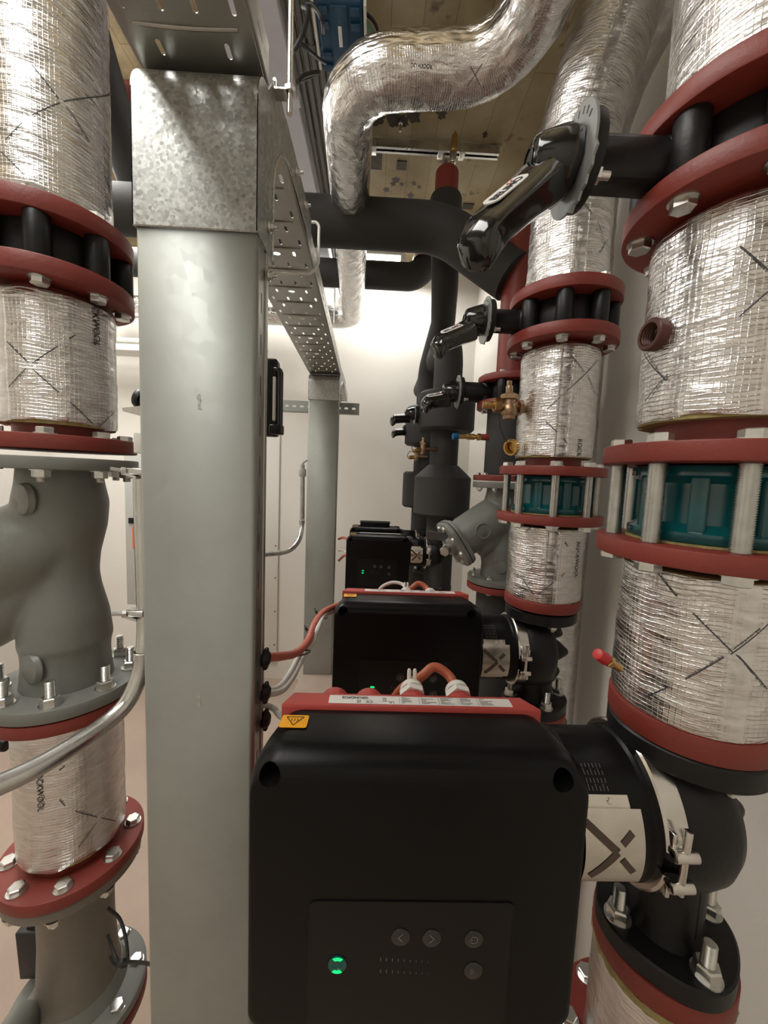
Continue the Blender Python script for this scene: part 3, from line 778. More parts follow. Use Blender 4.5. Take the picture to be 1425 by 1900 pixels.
    c = at(626, 1788); mb = MB(); mb.lathe([(.0115, 0), (.0115, .0018), (.0065, .0018), (.0060, .0008), (0, .0008)], fp(c[0], c[1], .001), (0, -1, 0), 36); lr = pp('status_ring', mb, M_ledring, pn)
    mb = MB()
    for sg in (90, 270):
        A = [fp(c[0]+.0112*math.cos(math.radians(q)), c[1]+.0112*math.sin(math.radians(q)), .0032) for q in range(sg-38, sg+39, 8)]
        B2 = [fp(c[0]+.0068*math.cos(math.radians(sg+(q-sg)*.8)), c[1]+.0068*math.sin(math.radians(sg+(q-sg)*.8)), .0032) for q in range(sg-38, sg+39, 8)]
        A, B2 = mb.verts(A), mb.verts(B2)
        for k in range(len(A)-1): mb.face([A[k], A[k+1], B2[k+1], B2[k]])
    pp('green_light', mb, M_led, pn, 0)
    mb = MB()
    for k in range(9):
        for row, y in ((0, 1779), (1, 1801)):
            u, v = at(706+11*k, y+k*.6); stroke(mb, (u, v+.0026*(1-k/14)), (u, v-.0026*(1-k/14)), .0009*(1-k/16), lambda a, b: fp(a, b, .0016), 0, 1)
    pp('dotted_scale', mb, M_icon, pn, 0)
    # hot surface sticker
    zt2 = zt+.0006; A, B_ = PZ(521, 1338, zt2), PZ(571, 1340, zt2); Yc_ = A.y; cxs = (A.x+B_.x)/2; ws = abs(B_.x-A.x)
    fs = lambda u, v, w_=0: _v((cxs+u, Yc_+v, zt2+w_))
    mb = MB(); mb.prism(rrect(ws, .027, .003), fs, .0005); st = pp('hot_surface_sticker', mb, M_orange)
    f2 = lambda u, v: fs(u, v, .0009); mb = MB()
    tri = [(-.012, .009), (.012, .009), (0, -.009)]
    for a, b in zip(tri, tri[1:]+tri[:1]): stroke(mb, a, b, .0013, f2, 0, 1)
    for x in (-.004, 0, .004): stroke(mb, (x-.001, .0055), (x+.001, .002), .0009, f2, 0, 1); stroke(mb, (x+.001, .002), (x-.001, -.001), .0009, f2, 0, 1)
    pp('heat_symbol', mb, M_ink, st, 0)
    # red terminal box behind
    mb = MB(); prf = [(.541, -.342), (.543, -.3385), (.574, -.3385), (.578, -.341), (.586, -.353), (.64, -.387), (.64, -.69), (.541, -.69)]
    L_, Rr = -.124, .262
    A = [_v((L_+(.0 if y < .56 else .012), y, z)) for y, z in prf]; B_ = [_v((Rr-(.0 if y < .56 else .02), y, z)) for y, z in prf]
    mb.loft([A, B_]); rb = pp('terminal_box', mb, tbox or M_cred)
    for px, kind in ((620, 0), (685, 0), (770, 2), (860, 1)):
        c = PZ(px, 1286, -.336); x = c.x*.60/c.y; Yg = .600
        mb = MB(); mb.cyl(_v((x, Yg-.016, -.3840)), _v((x, Yg+.028, -.3800)), .027, .0235, 36, bev=.002); g = pp('cable_boss', mb, tbox or M_cred, rb)
        if kind and glands:
            mb = MB(); mb.hexa(_v((x, Yg+.024, -.374)), (0, 1, .12), .023, .014); mb.lathe([(.021, .014), (.020, .026), (.014, .034), (.009, .036)], _v((x, Yg+.024, -.374)), (0, 1, .12), 28)
            if kind == 2:
                for q in (-.005, .005): mb.lathe([(.0036, 0), (.0036, .020), (.0024, .0235), (0, .0245)], _v((x+q, Yg+.050, -.360)), (0, .2, 1), 14)
            pp('cable_gland', mb, M_white, rb)
    # rating label lying on the terminal box, upside down for the viewer
    A, B_ = PZ(610, 1300, -.338), PZ(952, 1312, -.338); lx, wx = (A.x+B_.x)/2, B_.x-A.x; ly = .558
    fl = lambda u, v, w_=0: _v((lx-u, ly-v*1.0, -.3383+w_))
    mb = MB(); mb.prism(rrect(wx, .021, .002), fl, .0004); lb = pp('rating_label', mb, M_lab)
    if detail:
        mb = MB(); g = lambda u, v: fl(u, v, .0008)
        lay_text(mb, 'GRUNDFOS', .0075, lambda u, v: g(.100+u, v-.005), 0, 'CENTER', .0002)
        lay_text(mb, 'IE5', .0055, lambda u, v: g(.055+u, v-.004)); lay_text(mb, 'IE5', .0055, lambda u, v: g(.055+u, v+.002))
        lay_text(mb, 'CE', .009, lambda u, v: g(.078+u, v+.005)); lay_text(mb, 'UK', .005, lambda u, v: g(.094+u, v+.007)); lay_text(mb, 'CA', .005, lambda u, v: g(.094+u, v+.003)); lay_text(mb, 'UL', .008, lambda u, v: g(.045+u, v+.006))
        rnd = random.Random(3)
        for col in range(5):
            x0 = .030-col*.030
            stroke(mb, (x0+.002, -.009), (x0+.002, .009), .0004, g, 0, 1)
            for row in range(6):
                stroke(mb, (x0-.001, -.008+row*.003), (x0-.004-rnd.random()*.020, -.008+row*.003), .0008, g, 0, 1)
        pp('lettering', mb, M_ink, lb, 0)
    # motor
    ax = _v((1, 0, 0)); c = lambda x: _v((x, ay, az_))
    mb = MB(); mb.lathe([(0, .275), (.095, .275), (.095, .382), (.099, .386), (.099, .394), (0, .396)], _v((0, ay, az_)), ax, 72)
    mt = pp('motor', mb, M_pump)
    mb = MB(); mb.lathe([(0, .270), (.097, .270), (.100, .274), (.100, .290), (.097, .294), (0, .294)], _v((0, ay, az_)), ax, 72); mb.box((.284, ay+.03, az_-.02), (.016, .13, .22), bev=.01); pp('adapter_plate', mb, M_black)
    mb = MB()
    for r_ in range(7):
        for q in range(5):
            a0 = math.radians(38+q*5.5); x0 = .302+r_*.0052
            rr = .0955; st_ = lambda u, v: _v((v, ay-rr*math.cos(u/rr), az_+rr*math.sin(u/rr)))
            stroke(mb, (a0*rr, x0), ((a0+math.radians(3.2+1.6*((r_*q) % 2)))*rr, x0), .0008, st_, 0, 1)
    pp('rating_print', mb, M_icon, mt, 0)
    Rb = .0975
    def bf(u, v, w_=0.0): a = (u+bs)/Rb; return _v((v, ay-(Rb+w_)*math.cos(a), az_+(Rb+w_)*math.sin(a)))
    n = 16
    def plate(u0, u1, e, x1, m, parent, nm):
        mb = MB(); g0 = [[bf(u0+(u1-u0)*k/n, x, e) for k in range(n+1)] for x in (.288, x1-.006, x1)]
        g0.append([bf(u0+(u1-u0)*k/n, x1, -.004) for k in range(n+1)])
        vs = [mb.verts(r) for r in g0]
        for A, B_ in zip(vs, vs[1:]):
            for k in range(n): mb.face([A[k], A[k+1], B_[k+1], B_[k]])
        for k in (0, n):
            uu = u0 if k == 0 else u1
            lo = mb.verts([bf(uu, .288, -.004), bf(uu, x1-.006, -.004)])
            mb.face([lo[0], lo[1], vs[1][k], vs[0][k]]); mb.face([lo[1], vs[3][k], vs[2][k], vs[1][k]])
        return pp(nm, mb, m, parent)
    bd = plate(-.060, .060, .0005, .356, M_badge, None, 'badge_bracket')
    bp_ = plate(-.046, .046, .0065, .366, M_badge, bd, 'badge_plate')
    f2 = lambda u, v: bf(u, v, .0071); mb = MB(); m0 = (.0, .330)
    stroke(mb, (.032, .290), m0, .0095, f2, 0, 8); stroke(mb, (-.034, .297), m0, .0095, f2, 0, 8)
    pp('cross_emblem', mb, M_brown, bp_, 0)
    for q0_, q1_ in (((.009, .336), (.022, .350)), ((-.009, .336), (-.027, .353))):
        mb = MB(); stroke(mb, q0_, q1_, .0085, f2, 0, 4); pp('cross_emblem', mb, M_brown, bp_, 0)
    for u in (-.053, .053):
        mb = MB(); q = bf(u, .330, 0); nn = (q-_v((q.x, ay, az_))).normalized(); mb.cyl(q, q+nn*.003, .0038, n=16, bev=.001); pp('screw', mb, M_steel, bd)
    mb = MB(); gap = math.radians(9); ref = _v((0, -math.cos(math.radians(2)), -math.sin(math.radians(2))))
    pr = [(.097, .392), (.105, .392), (.108, .395), (.108, .422), (.105, .425), (.097, .428)]
    mb.lathe(pr+[(.103, .418), (.103, .399), (.097, .392)], _v((0, ay, az_)), ax, 80, ref=-ref, a0=-PI+gap, a1=PI-gap)
    clp = pp('band_clamp', mb, M_steel)
    t_ = ax.cross(ref).normalized(); up_ = t_ if t_.z > 0 else -t_; Mx = Matrix((ax, t_, ref)).transposed()
    for sg in (-1, 1):
        mb = MB(); cpos = _v((.408, ay, az_))+ref*.110+up_*(sg*.022)
        mb.box(cpos, (.030, .014, .020), Mx, bev=.005); mb.cyl(cpos-ax*.015+ref*.004, cpos+ax*.015+ref*.004, .0075, n=20, bev=.001)
        for dx in (-.010, .010): mb.box(cpos+up_*(sg*.012)-ref*.006+ax*dx, (.006, .024, .010), Mx, bev=.002)
        pp('clamp_lug', mb, M_steel, clp)
    mb = MB(); b0 = _v((.408, ay, az_))+ref*.114; mb.cyl(b0-up_*.032, b0+up_*.058, .0046, n=20, bev=.001); pp('clamp_screw', mb, M_steel, clp)
    # volute with its ports
    mb = MB(); mb.lathe([(0, .402), (.090, .402), (.098, .412), (.104, .428), (.109, .445), (.109, .470), (.105, .492), (.094, .510), (.075, .520), (.034, .526), (.034, .532), (0, .532)], _v((0, ay, az_)), ax, 80)
    cxp = REF.x; pu0, pu1, pl0, pl1 = ports
    hu, hl = pu0-az_, az_-pl1
    for sg, hh in ((1, hu), (-1, hl)):
        mb.lathe([(.068, .060), (.058, .085), (.050, .095), (.050, max(.10, hh-.02)), (.060, hh+.004)], _v((cxp, ay, az_)), (0, 0, sg), 48)
    mb.loft([[_v((x_, y_, z_)) for x_, y_ in ((.45, ay-.03), (.50, ay-.05), (.53, ay-.02), (.53, ay+.03), (.46, ay+.03))] for z_ in (az_-.09, az_-hl-.003)])
    pp('volute', mb, M_black)
    mb = MB(); cn = _v((.530, ay-.01, az_)); mb.lathe([(.034, -.02), (.034, .010), (.026, .024), (.010, .044), (.004, .048), (0, .048)], cn, (1, -.25, -.05), 24); pp('vent_plug', mb, M_black)
    for z0, z1, up in ((pu0, pu1, False), (pl0, pl1, True)):
        mb = MB(); N_ = 96; R0 = .1045 if up is False else .0985
        def lob(a): return R0-(.006 if up else .002)*(1-math.cos(4*a))/2
        for zz0, zz1, kk in ((z0, z1, 1),):
            secs = []
            for z_, ins in ((z0, .003), (z0+.003, 0), (z1-.003, 0), (z1, .003)):
                secs.append([_v((cxp+(lob(2*PI*k/N_)-ins)*math.cos(2*PI*k/N_), ay+(lob(2*PI*k/N_)-ins)*math.sin(2*PI*k/N_), z_)) for k in range(N_)])
            mb.loft(secs)
        fg = pp('port_flange', mb, M_black)
        for k in range(4):
            a = math.radians(45+90*k+48); p_ = Tm @ _v((cxp+.077*math.cos(a), ay+.077*math.sin(a), z1 if up else z0))
            inst('stud_nut', BIG if up else NUT, fg, p_, (Matrix.Rotation(.4*k, 3, 'Z') @ (Matrix.Identity(3) if up else FLIP))*s*(1.0 if up else .9))
    if fins:
        mb = MB()
        for k in range(5): mb.box((.06, .53+k*.02, zt+.010), (.24, .006, .05), bev=.001)
        mb.box((.06, .57, zt+.030), (.25, .10, .006), bev=.001)
        pp('heat_sink', mb, M_black)
    return root, Tm
r1, T1 = pump('nearest and largest pump in the foreground, black control box', (*c1, -.460), 1.0, dm=-.018, bs=.010)
r2, T2 = pump('middle pump right behind the foreground pump', (*c2, -.446), .95, dm=-.043, dp=.026, ports=(-.399, -.366, -.686, -.654))
r3, T3 = pump('small distant pump with dark panel beside the second steel column', (*c4, -.378), .75, dp=.035, tbox=M_black, glands=False, detail=False)
r4, T4 = pump('hindmost pump, mostly hidden, its ribbed top showing above another', (.345, 2.42, -.400), .77, tbox=M_black, glands=False, detail=False, fins=True)
for r_, T_, q in ((r1, T1, 0), (r2, T2, 1)):
    def tp(x, y, z): return T_ @ _v((x, y, z))
    g3, g4 = [PZ(q_, 1286, -.336).x*.60/PZ(q_, 1286, -.336).y for q_ in (770, 860)]
    mb = MB(); mb.tube(smoothpath([tp(g4, .645, -.370), tp(g4-.010, .672, -.357), tp(g4-.035, .685, -.348), tp(g3+.02, .68, -.365), tp(g3-.02, .70, -.41), tp(g3-.05, .71, -.50)], 10), .0085, 18)
    single('power_cable', mb, M_ocable, ['orange cable arching between glands of the nearest pump', 'orange cable arching between glands of the middle pump'][q], 'cable', 'orange power cables')
mb = MB(); g3 = PZ(770, 1286, -.336).x*.60/PZ(770, 1286, -.336).y
mb.tube(smoothpath([T2 @ _v(v) for v in ((g3, .645, -.366), (g3-.01, .675, -.350), (g3-.05, .69, -.350), (g3-.09, .69, -.38), (g3-.10, .70, -.46))], 10), .0055, 14)
single('signal_cable', mb, M_wcable, 'white signal cable looping out of the middle pump', 'cable')

# ------------------------------------------------------------------ left riser
t = pipe('tall foil wrapped pipe standing on the black valve that shows no lever', cl, .475)
jacket(t, *cl, .490, 1.745, .1017, [(59, 121, 109, 185), (205, 171, 118, 189), (111, 192, 61, 215), (123, 198, 165, 264), (3, 283, 44, 323), (62, 345, 82, 363), (42, 230, 12, 262)], seed=8)
mb = MB(); mb.cyl((*cl, .46), (*cl, .52), .075, n=48); put('bare_pipe', mb, M_red, t)
flange(t, *cl, .442, .475, .138, BOLT, True, 28)
butterfly('black lever valve body between red flanges of the left riser', *cl, .368, .442, .2, (-.1, 0, -.1), 28, handle=False)
t = pipe('short foil wrapped pipe of the left riser above the big grey strainer', cl, .056)
flange(t, *cl, .335, .368, .138, BOLT, False, 28)
jacket(t, *cl, .078, .320, .1017, [(15, 634, 52, 672), (108, 642, 62, 674), (50, 684, 18, 719), (62, 686, 109, 728), (130, 746, 173, 788), (210, 763, 182, 792), (128, 629, 139, 622)], [('ROCKWOOL', 176, 546, 96)], seed=9, ragged=.01)
mb = MB(); mb.cyl((*cl, .05), (*cl, .34), .075, n=48); put('bare_pipe', mb, M_red, t)
flange(t, *cl, .028, .056, .138, BOLT, True, 28)

def strainer(label, c, ztop, zbot, s, d, m, Rf, off, nutr=1.0, tap=False):
    # cast Y strainer: barrel with waist, slanting leg, bonnet
    root = thing('strainer', label, 'strainer', (c[0], c[1], zbot), 'grey cast strainers'); cx, cy = c; H = ztop-zbot; zc = (ztop+zbot)/2
    mb = MB()
    rb = .088*s
    pr = [(0, zbot+.01), (rb*.98, zbot+.012), (rb*.93, zbot+.045*s), (rb*.90, zbot+.08*s), (rb*.93, zbot+.13*s), (rb*.97, zbot+.22*H), (rb*.90, zbot+.34*H), (rb*.74, zbot+.46*H), (rb*.70, zbot+.52*H), (rb*.74, zbot+.60*H), (rb*.90, zbot+.72*H), (rb*.95, zbot+.82*H), (rb*.86, zbot+.90*H), (rb*.82, ztop-.01), (0, ztop-.008)]
    mb.lathe(pr, (cx, cy, 0), (0, 0, 1), 64)
    body = put('valve_body', mb, m, root)
    dn = _v(d).normalized(); st = _v((cx, cy, zbot+.70*H))
    L = _v(d).length
    mb = MB(); q = st-dn*.02*s
    mb.lathe([(0, -.03*s), (.05*s, -.02*s), (.080*s, .02*s), (.098*s, .07*s), (.096*s, L*.75), (.090*s, L-.01), (0, L-.008)], q, dn, 48)
    # gusset between leg and lower barrel
    mb.lathe([(0, 0), (.06*s, .01*s), (.075*s, L*.5), (.06*s, L*.7), (0, L*.72)], q-_v((0, 0, .05*s)), (dn+_v((0, 0, -.25))).normalized(), 36)
    bmesh.ops.translate(mb.bm, verts=mb.bm.verts, vec=-ORG[root.name])
    me2 = bpy.data.meshes.new('leg'); bmesh.ops.recalc_face_normals(mb.bm, faces=mb.bm.faces); mb.bm.to_mesh(me2); mb.bm.free()
    bm = bmesh.new(); bm.from_mesh(body.data); bm.from_mesh(me2); bm.to_mesh(body.data); bm.free()
    applied(body, ('REMESH', dict(mode='VOXEL', voxel_size=.0045*s, use_smooth_shade=True)), ('SMOOTH', dict(factor=.7, iterations=14)))
    body.data.materials.clear(); body.data.materials.append(m)
    for z0, z1, up, me_, nm in ((ztop-.024, ztop, False, NUT, 'flange'), (zbot, zbot+.026, True, BIG if s > .9 else NUT, 'flange')):
        mb = MB(); disc(mb, cx, cy, z0, z1, Rf); f = put(nm, mb, m, root); bolts(f, cx, cy, z0 if not up else z1, Rf*.84, off, me_, up, sc=nutr, name='nut')
    # bonnet
    bc = q+dn*L
    mb = MB(); u = dn.cross(_v((0, 1, 0))).normalized(); v = dn.cross(u)
    def sq(c_, r): return [c_+u*a+v*b for a, b in rrect(2*r, 2*r, r*.62, 6)]
    mb.loft([sq(bc-dn*.014*s, .110*s), sq(bc, .114*s), sq(bc+dn*.004*s, .112*s)]); mb.loft([sq(bc+dn*.008*s, .112*s), sq(bc+dn*.012*s, .114*s), sq(bc+dn*.028*s, .112*s), sq(bc+dn*.032*s, .104*s)])
    bn = put('bonnet', mb, m, root, 50)
    for k in range(8):
        a = math.radians(22+45*k); p_ = bc+dn*.031*s+(u*math.cos(a)+v*math.sin(a))*.096*s
        inst('bolt', BOLT, bn, p_, _v((0, 0, 1)).rotation_difference(dn).to_matrix()*s*.85)
    mb = MB(); mb.lathe([(0, 0), (.06*s, 0), (.052*s, .02*s), (.03*s, .03*s), (0, .032*s)], bc+dn*.03*s, dn, 32); put('bonnet_dome', mb, m, bn)
    # raised pads on barrel
    for z in (zbot+.085*s, ztop-.085*s):
        mb = MB(); p_ = _v((cx-.01, cy-rb*.80, z)); mb.cyl(p_, p_+_v((-.006, -rb*.14, 0)), .034*s, .031*s, 28, bev=.004); put('cast_boss', mb, m, body)
    if tap:
        # embossed ring with letter on the leg, facing the viewer
        nn = (_v((0, -1, 0))-dn*_v((0, -1, 0)).dot(dn)).normalized(); cc = q+dn*(L*.62)+nn*.0965*s; uu = _v((.94, 0, .3)); uu = (uu-nn*uu.dot(nn)).normalized(); vv = nn.cross(uu)
        mb = MB(); ringp = [cc+(uu*math.cos(2*PI*k/32)+vv*math.sin(2*PI*k/32))*.034*s for k in range(32)]; mb.tube(ringp, .0035*s, 8, closed=True)
        lay_text(mb, 'R', .045*s, lambda a, b: cc+nn*.007*s+uu*a+vv*b, 0, 'CENTER', .001)
        put('cast_mark', mb, m, body)
    return root, bc, dn
sr, _b, _d = strainer('large grey cast strainer of the left riser, leg slanting out of view', cl, .014, -.500, 1.0, (-.30, -.06, -.20), M_grey, .140, 24)
t = pipe('foil wrapped pipe behind the bent steel conduit, left riser', cl, -.905)
flange(t, *cl, -.530, -.503, .138)
jacket(t, *cl, -.852, -.532, .1005, [(140, 1504, 180, 1515), (188, 1517, 213, 1523), (178, 1526, 145, 1572), (142, 1321, 169, 1334), (152, 1385, 141, 1397), (120, 1421, 110, 1429), (111, 1483, 121, 1494)], [('ROCKWOOL', 73, 1425, 80)], seed=10, m=M_foil2, ragged=.008)
mb = MB(); mb.cyl((*cl, -.88), (*cl, -.84), .080, n=48); put('bare_pipe', mb, M_red, t)
flange(t, *cl, -.905, -.878, .138, BOLT, True, 28)
# lower fitting of the left riser
t = thing('pipe_fitting', 'grey brown cast fitting at the foot of the left riser', 'pipe', (*cl, ZF))
mb = MB(); mb.lathe([(0, -.935), (.125, -.935), (.132, -.930), (.132, -.912), (.128, -.908), (0, -.908)], (*cl, 0), (0, 0, 1), 72); f = put('flange', mb, M_grey2, t); bolts(f, *cl, -.935, .115, 20, NUT, False, name='nut')
mb = MB(); mb.lathe([(0, -1.25), (.090, -1.25), (.080, -1.21), (.074, -1.1), (.074, -1.0), (.082, -.955), (.092, -.934), (0, -.934)], (*cl, 0), (0, 0, 1), 56); put('valve_body', mb, M_grey2, t)
mb = MB(); mb.lathe([(0, -1.23), (.086, -1.23), (.098, -1.262), (.132, -1.268), (.138, -1.272), (.138, -1.294), (0, -1.296)], (*cl, 0), (0, 0, 1), 64); gf = put('flange', mb, M_grey, t); bolts(gf, *cl, -1.270, .115, 28, BOLT, True)
flange(t, *cl, -1.328, -1.300, .139)
mb = MB(); mb.cyl((*cl, ZF), (*cl, -1.32), .085, n=48); put('bare_pipe', mb, M_red, t)
mb = MB(); mb.cyl(P(10, 1960, .70), P(84, 1838, .84), .024, .026, 32); mb.cyl(P(0, 1960, .68), P(40, 1895, .76), .034, n=32, bev=.003); put('drain_leg', mb, M_grey, t)
# black sensor box beside the fitting
c = P(72, 1752, .87)
mb = MB(); mb.box(c, (.062, .05, .125), Matrix.Rotation(-.05, 3, 'Y'), bev=.004); mb.box(c+_v((.012, 0, .075)), (.035, .035, .05), Matrix.Rotation(.5, 3, 'Y'), bev=.004); mb.box(c+_v((-.02, 0, -.065)), (.02, .03, .02), bev=.002); mb.box(c+_v((.04, .0, .03)), (.04, .02, .02))
single('actuator_box', mb, M_bcable, 'small black box clipped to the foot of the left riser', 'box')
mb = MB(); mb.tube(smoothpath([P(200, 1685, .80), P(222, 1705, .80), P(234, 1745, .78), P(236, 1785, .76), P(225, 1792, .76), P(212, 1770, .77), P(200, 1735, .80)], 8), .0035, 10)
mb.tube(smoothpath([P(205, 1775, .79), P(215, 1790, .77), P(240, 1785, .74), P(262, 1786, .70), P(285, 1790, .66)], 8), .0032, 10)
mb.cyl(P(228, 1778, .765), P(224, 1795, .755), .009, n=14, bev=.002)
single('thin_cable', mb, M_bcable, 'thin black looped cable tied behind the foot of the left riser', 'cable')
# small black stub behind left pipe
mb = MB(); mb.cyl(P(-12, 1380, .95), P(14, 1382, .95), .016, n=16, bev=.002)
single('pipe_plug', mb, M_black, 'little black plug peeking out left of the foil pipe', 'plug')

# bent steel conduit
mb = MB()
cpts = [P(263, 868, .615), P(266, 1000, .615), P(270, 1150, .612), P(268, 1205, .605), P(260, 1250, .60), P(238, 1300, .585), P(205, 1335, .56), P(150, 1375, .52), P(60, 1428, .47), P(-60, 1480, .42), P(-220, 1540, .36)]
mb.tube(smoothpath(cpts, 8), .0125, 28); mb.lathe([(.0125, 0), (.0145, .001), (.0145, .012), (.0125, .013)], P(266, 1222, .603), (0, 0, 1), 24, caps=False)
cd_ = single('steel_conduit', mb, M_tube, 'thick bright steel conduit bending in front of the left riser', 'conduit', loc=P(262, 1000, .615))
for y in (875, 1136):
    c = P(254, y, .602); mb = MB(); mb.box(c, (.030, .020, .010), bev=.002); mb.hexa(c+_v((-.012, -.008, 0)), (-.8, -.6, 0), .006, .006); mb.cyl(c+_v((-.012, -.008, 0)), c+_v((-.028, -.018, .003)), .003, n=10); mb.box(c+_v((-.004, -.006, -.006)), (.02, .012, .004), Matrix.Rotation(.3, 3, 'Y'))
    put('saddle_clip', mb, M_tube, cd_)
mb = MB(); mb.box(P(254, 821, .60)+_v((.0, .02, 0)), (.018, .03, .032), bev=.002)
put('end_bush', mb, M_white, cd_)

# ------------------------------------------------------------------ cable tray and its two steel columns
W0, W1, YT, ZT_ = -.341, -.176, .57, .553
def sk(Y): return -.022*(Y-YT)
def tray(label, Y0, Y1, pitch, big=False):
    root = thing('cable_tray', label, 'cable tray', (W0+sk(Y0), Y0, ZT_), 'perforated overhead cable trays')
    W = W1-W0; holes = []; n = int((Y1-Y0)/pitch)
    for k in range(n):
        y = Y0+pitch*(k+.5)
        if k % 2: xs = (.038, .127); L_ = .020
        else: xs = (.016, .062, .103, .149); L_ = .022
        for x in xs: holes.append(slot(x, y, L_, .0065, PI/2))
        if k % 4 == 3: holes.append(slot(.082, y+.002, .020, .014, 0))
    fn = lambda u, v, w_: _v((W0+u+sk(v), v, ZT_+w_))
    mb = MB(); perforated(mb, [(0, Y0), (W, Y0), (W, Y1), (0, Y1)], holes, fn, .0015)
    # pressed crests between the holes
    put('tray_bed', mb, M_tray, root, 20)
    for k in range(n):
        y = Y0+pitch*(k+1)
        if k % 2 == 0 and y < Y1-.01:
            mb = MB(); p_ = [fn(.018+.13*q/10, y, .0004-.0022*math.sin(PI*q/10)) for q in range(11)]; mb.tube(p_, .0022, 8); put('pressed_rib', mb, M_tray, root)
    for sx, nm in ((0, 'side_rail'), (W, 'side_rail')):
        hs = [slot(Y0+pitch*(k+.5), .026, .028, .005) for k in range(n)]
        mb = MB(); sg = -1 if sx == 0 else 1
        perforated(mb, [(Y0, .004), (Y1, .004), (Y1, .055), (Y0, .055)], hs, lambda u, v, w_: _v((W0+sx+sk(u)+sg*(.002+w_), u, ZT_+v)), .0015)
        pth = [_v((W0+sx+sk(Y0)+sg*.0015, Y0, ZT_+.004)), _v((W0+sx+sk(Y1)+sg*.0015, Y1, ZT_+.004))]; mb.tube(pth, .0028, 10)
        pth = [_v((W0+sx+sk(Y0)+sg*.000, Y0, ZT_+.056)), _v((W0+sx+sk(Y1)+sg*.000, Y1, ZT_+.056))]; mb.tube(pth, .0030, 10)
        put(nm, mb, M_tray, root, 20)
    return root
tray('perforated steel cable tray running from the near column overhead above the viewer', -.55, .612, .052)
tray('perforated steel cable tray running from first column to far column', .66, 2.20, .05)
tray('short cable tray end beyond the far column', 2.26, 2.95, .05)
def column(label, Yf, zb, s=1.0, first=True):
    dx = sk(Yf) if not first else 0; x0, x1 = W0+dx, W1+dx; root = thing('cable_riser', label, 'column', ((x0+x1)/2, Yf, zb), 'galvanised sheet columns')
    zs = .335 if first else ZT_-.14
    D = .066
    # lower cover
    mb = MB(); b = .005
    pr = [(x0, Yf+.012), (x0, Yf+b), (x0+b*.3, Yf+b*.3), (x0+b, Yf), (x1-b, Yf), (x1-b*.3, Yf+b*.3), (x1, Yf+b), (x1, Yf+.012)]
    A = mb.verts([_v((x, y, zb)) for x, y in pr]); B_ = mb.verts([_v((x, y, zs)) for x, y in pr]); Ct = mb.verts([_v((x*.94+(x0+x1)/2*.06, y+.004, zs+.006)) for x, y in pr])
    for k in range(len(pr)-1):
        mb.face([A[k], A[k+1], B_[k+1], B_[k]]); mb.face([B_[k], B_[k+1], Ct[k+1], Ct[k]])
    cv = put('cover', mb, M_galv, root, 60)
    # slotted side rails
    n = int((zs-zb)/.060)
    for X_, sg, nm in ((x0+.001, -1, 'side_rail'), (x1-.001, 1, 'side_rail')):
        hs = [slot(zb+.03+.060*k, .030, .030, .0042) for k in range(n)]
        mb = MB(); perforated(mb, [(zb, .010), (zs, .010), (zs, D), (zb, D)], hs, lambda u, v, w_: _v((X_-sg*w_, Yf+v, u)), .0015)
        mb.tube([_v((X_-sg*.003, Yf+D, zb)), _v((X_-sg*.003, Yf+D, zs))], .003, 10); mb.tube([_v((X_, Yf+.012, zb)), _v((X_, Yf+.012, zs))], .0014, 8)
        mb.tube([_v((X_+sg*.0004, Yf+.050, zb)), _v((X_+sg*.0004, Yf+.050, zs))], .0016, 8)
        put(nm, mb, M_tray, root, 20)
    mb = MB(); mb.box(((x0+x1)/2, Yf+.0405, (zb+zs)/2), (x1-x0-.01, .002, zs-zb)); put('inner_web', mb, M_tray, root)
    # bend at the head: curved outer sheet and two side plates
    R_ = .048; zt = ZT_-.001; yf = Yf-.003
    mb = MB(); prof = [(yf, zs-.004), (yf, zt-R_)]+[(yf+R_-R_*math.cos(PI/2*k/12), zt-R_+R_*math.sin(PI/2*k/12)) for k in range(1, 13)]+[(yf+R_+.03, zt)]
    e0, e1 = x0-.002, x1+.002
    A = mb.verts([_v((e0, y, z)) for y, z in prof]); B_ = mb.verts([_v((e1, y, z)) for y, z in prof])
    A2 = mb.verts([_v((e0, y+.0015, z-.0015)) for y, z in prof]); B2 = mb.verts([_v((e1, y+.0015, z-.0015)) for y, z in prof])
    for k in range(len(prof)-1):
        mb.face([A[k], B_[k], B_[k+1], A[k+1]]); mb.face([A2[k], A2[k+1], B2[k+1], B2[k]])
    mb.face([A[0], A2[0], B2[0], B_[0]]); put('bend_sheet', mb, M_galvs, root, 40)
    side = list(prof[:-1])+[(yf+R_+.02, zt+.028), (yf+.16, zt+.055), (yf+.42, zt+.055), (yf+.42, zt+.004), (yf+.24, zt+.002)]
    ri = .13; side += [(yf+.075+ri*(1-math.sin(PI/2*k/8))-.0, zt-ri+ri*math.cos(PI/2*k/8)) for k in range(0, 9)]
    side += [(yf+.075, zs-.004)]
    for X_, sg in ((e0, 1), (e1, -1)):
        mb = MB(); mb.prism(side, lambda u, v, w_: _v((X_+sg*w_+sk(u+.0)*.3*(0), u, v)), .0015)
        rim = [_v((X_-sg*.001, y, z)) for y, z in side[-10:]]; mb.tube(rim, .0022, 8)
        put('bend_side_plate', mb, M_galvs, root, 30)
    for (y, z) in ((.056, zs+.035), (.056, zs-.035), (.24, zt+.03), (.33, zt+.03)):
        q = _v((e1, yf+y, z)); mb = MB(); mb.cyl(q, q+_v((.003, 0, 0)), .0085, n=18, bev=.001); mb.hexa(q+_v((.003, 0, 0)), (1, 0, 0), .0062, .005); mb.cyl(q, q+_v((.014, 0, 0)), .0032, n=12)
        put('screw', mb, M_zinc, root)
        if not first: break
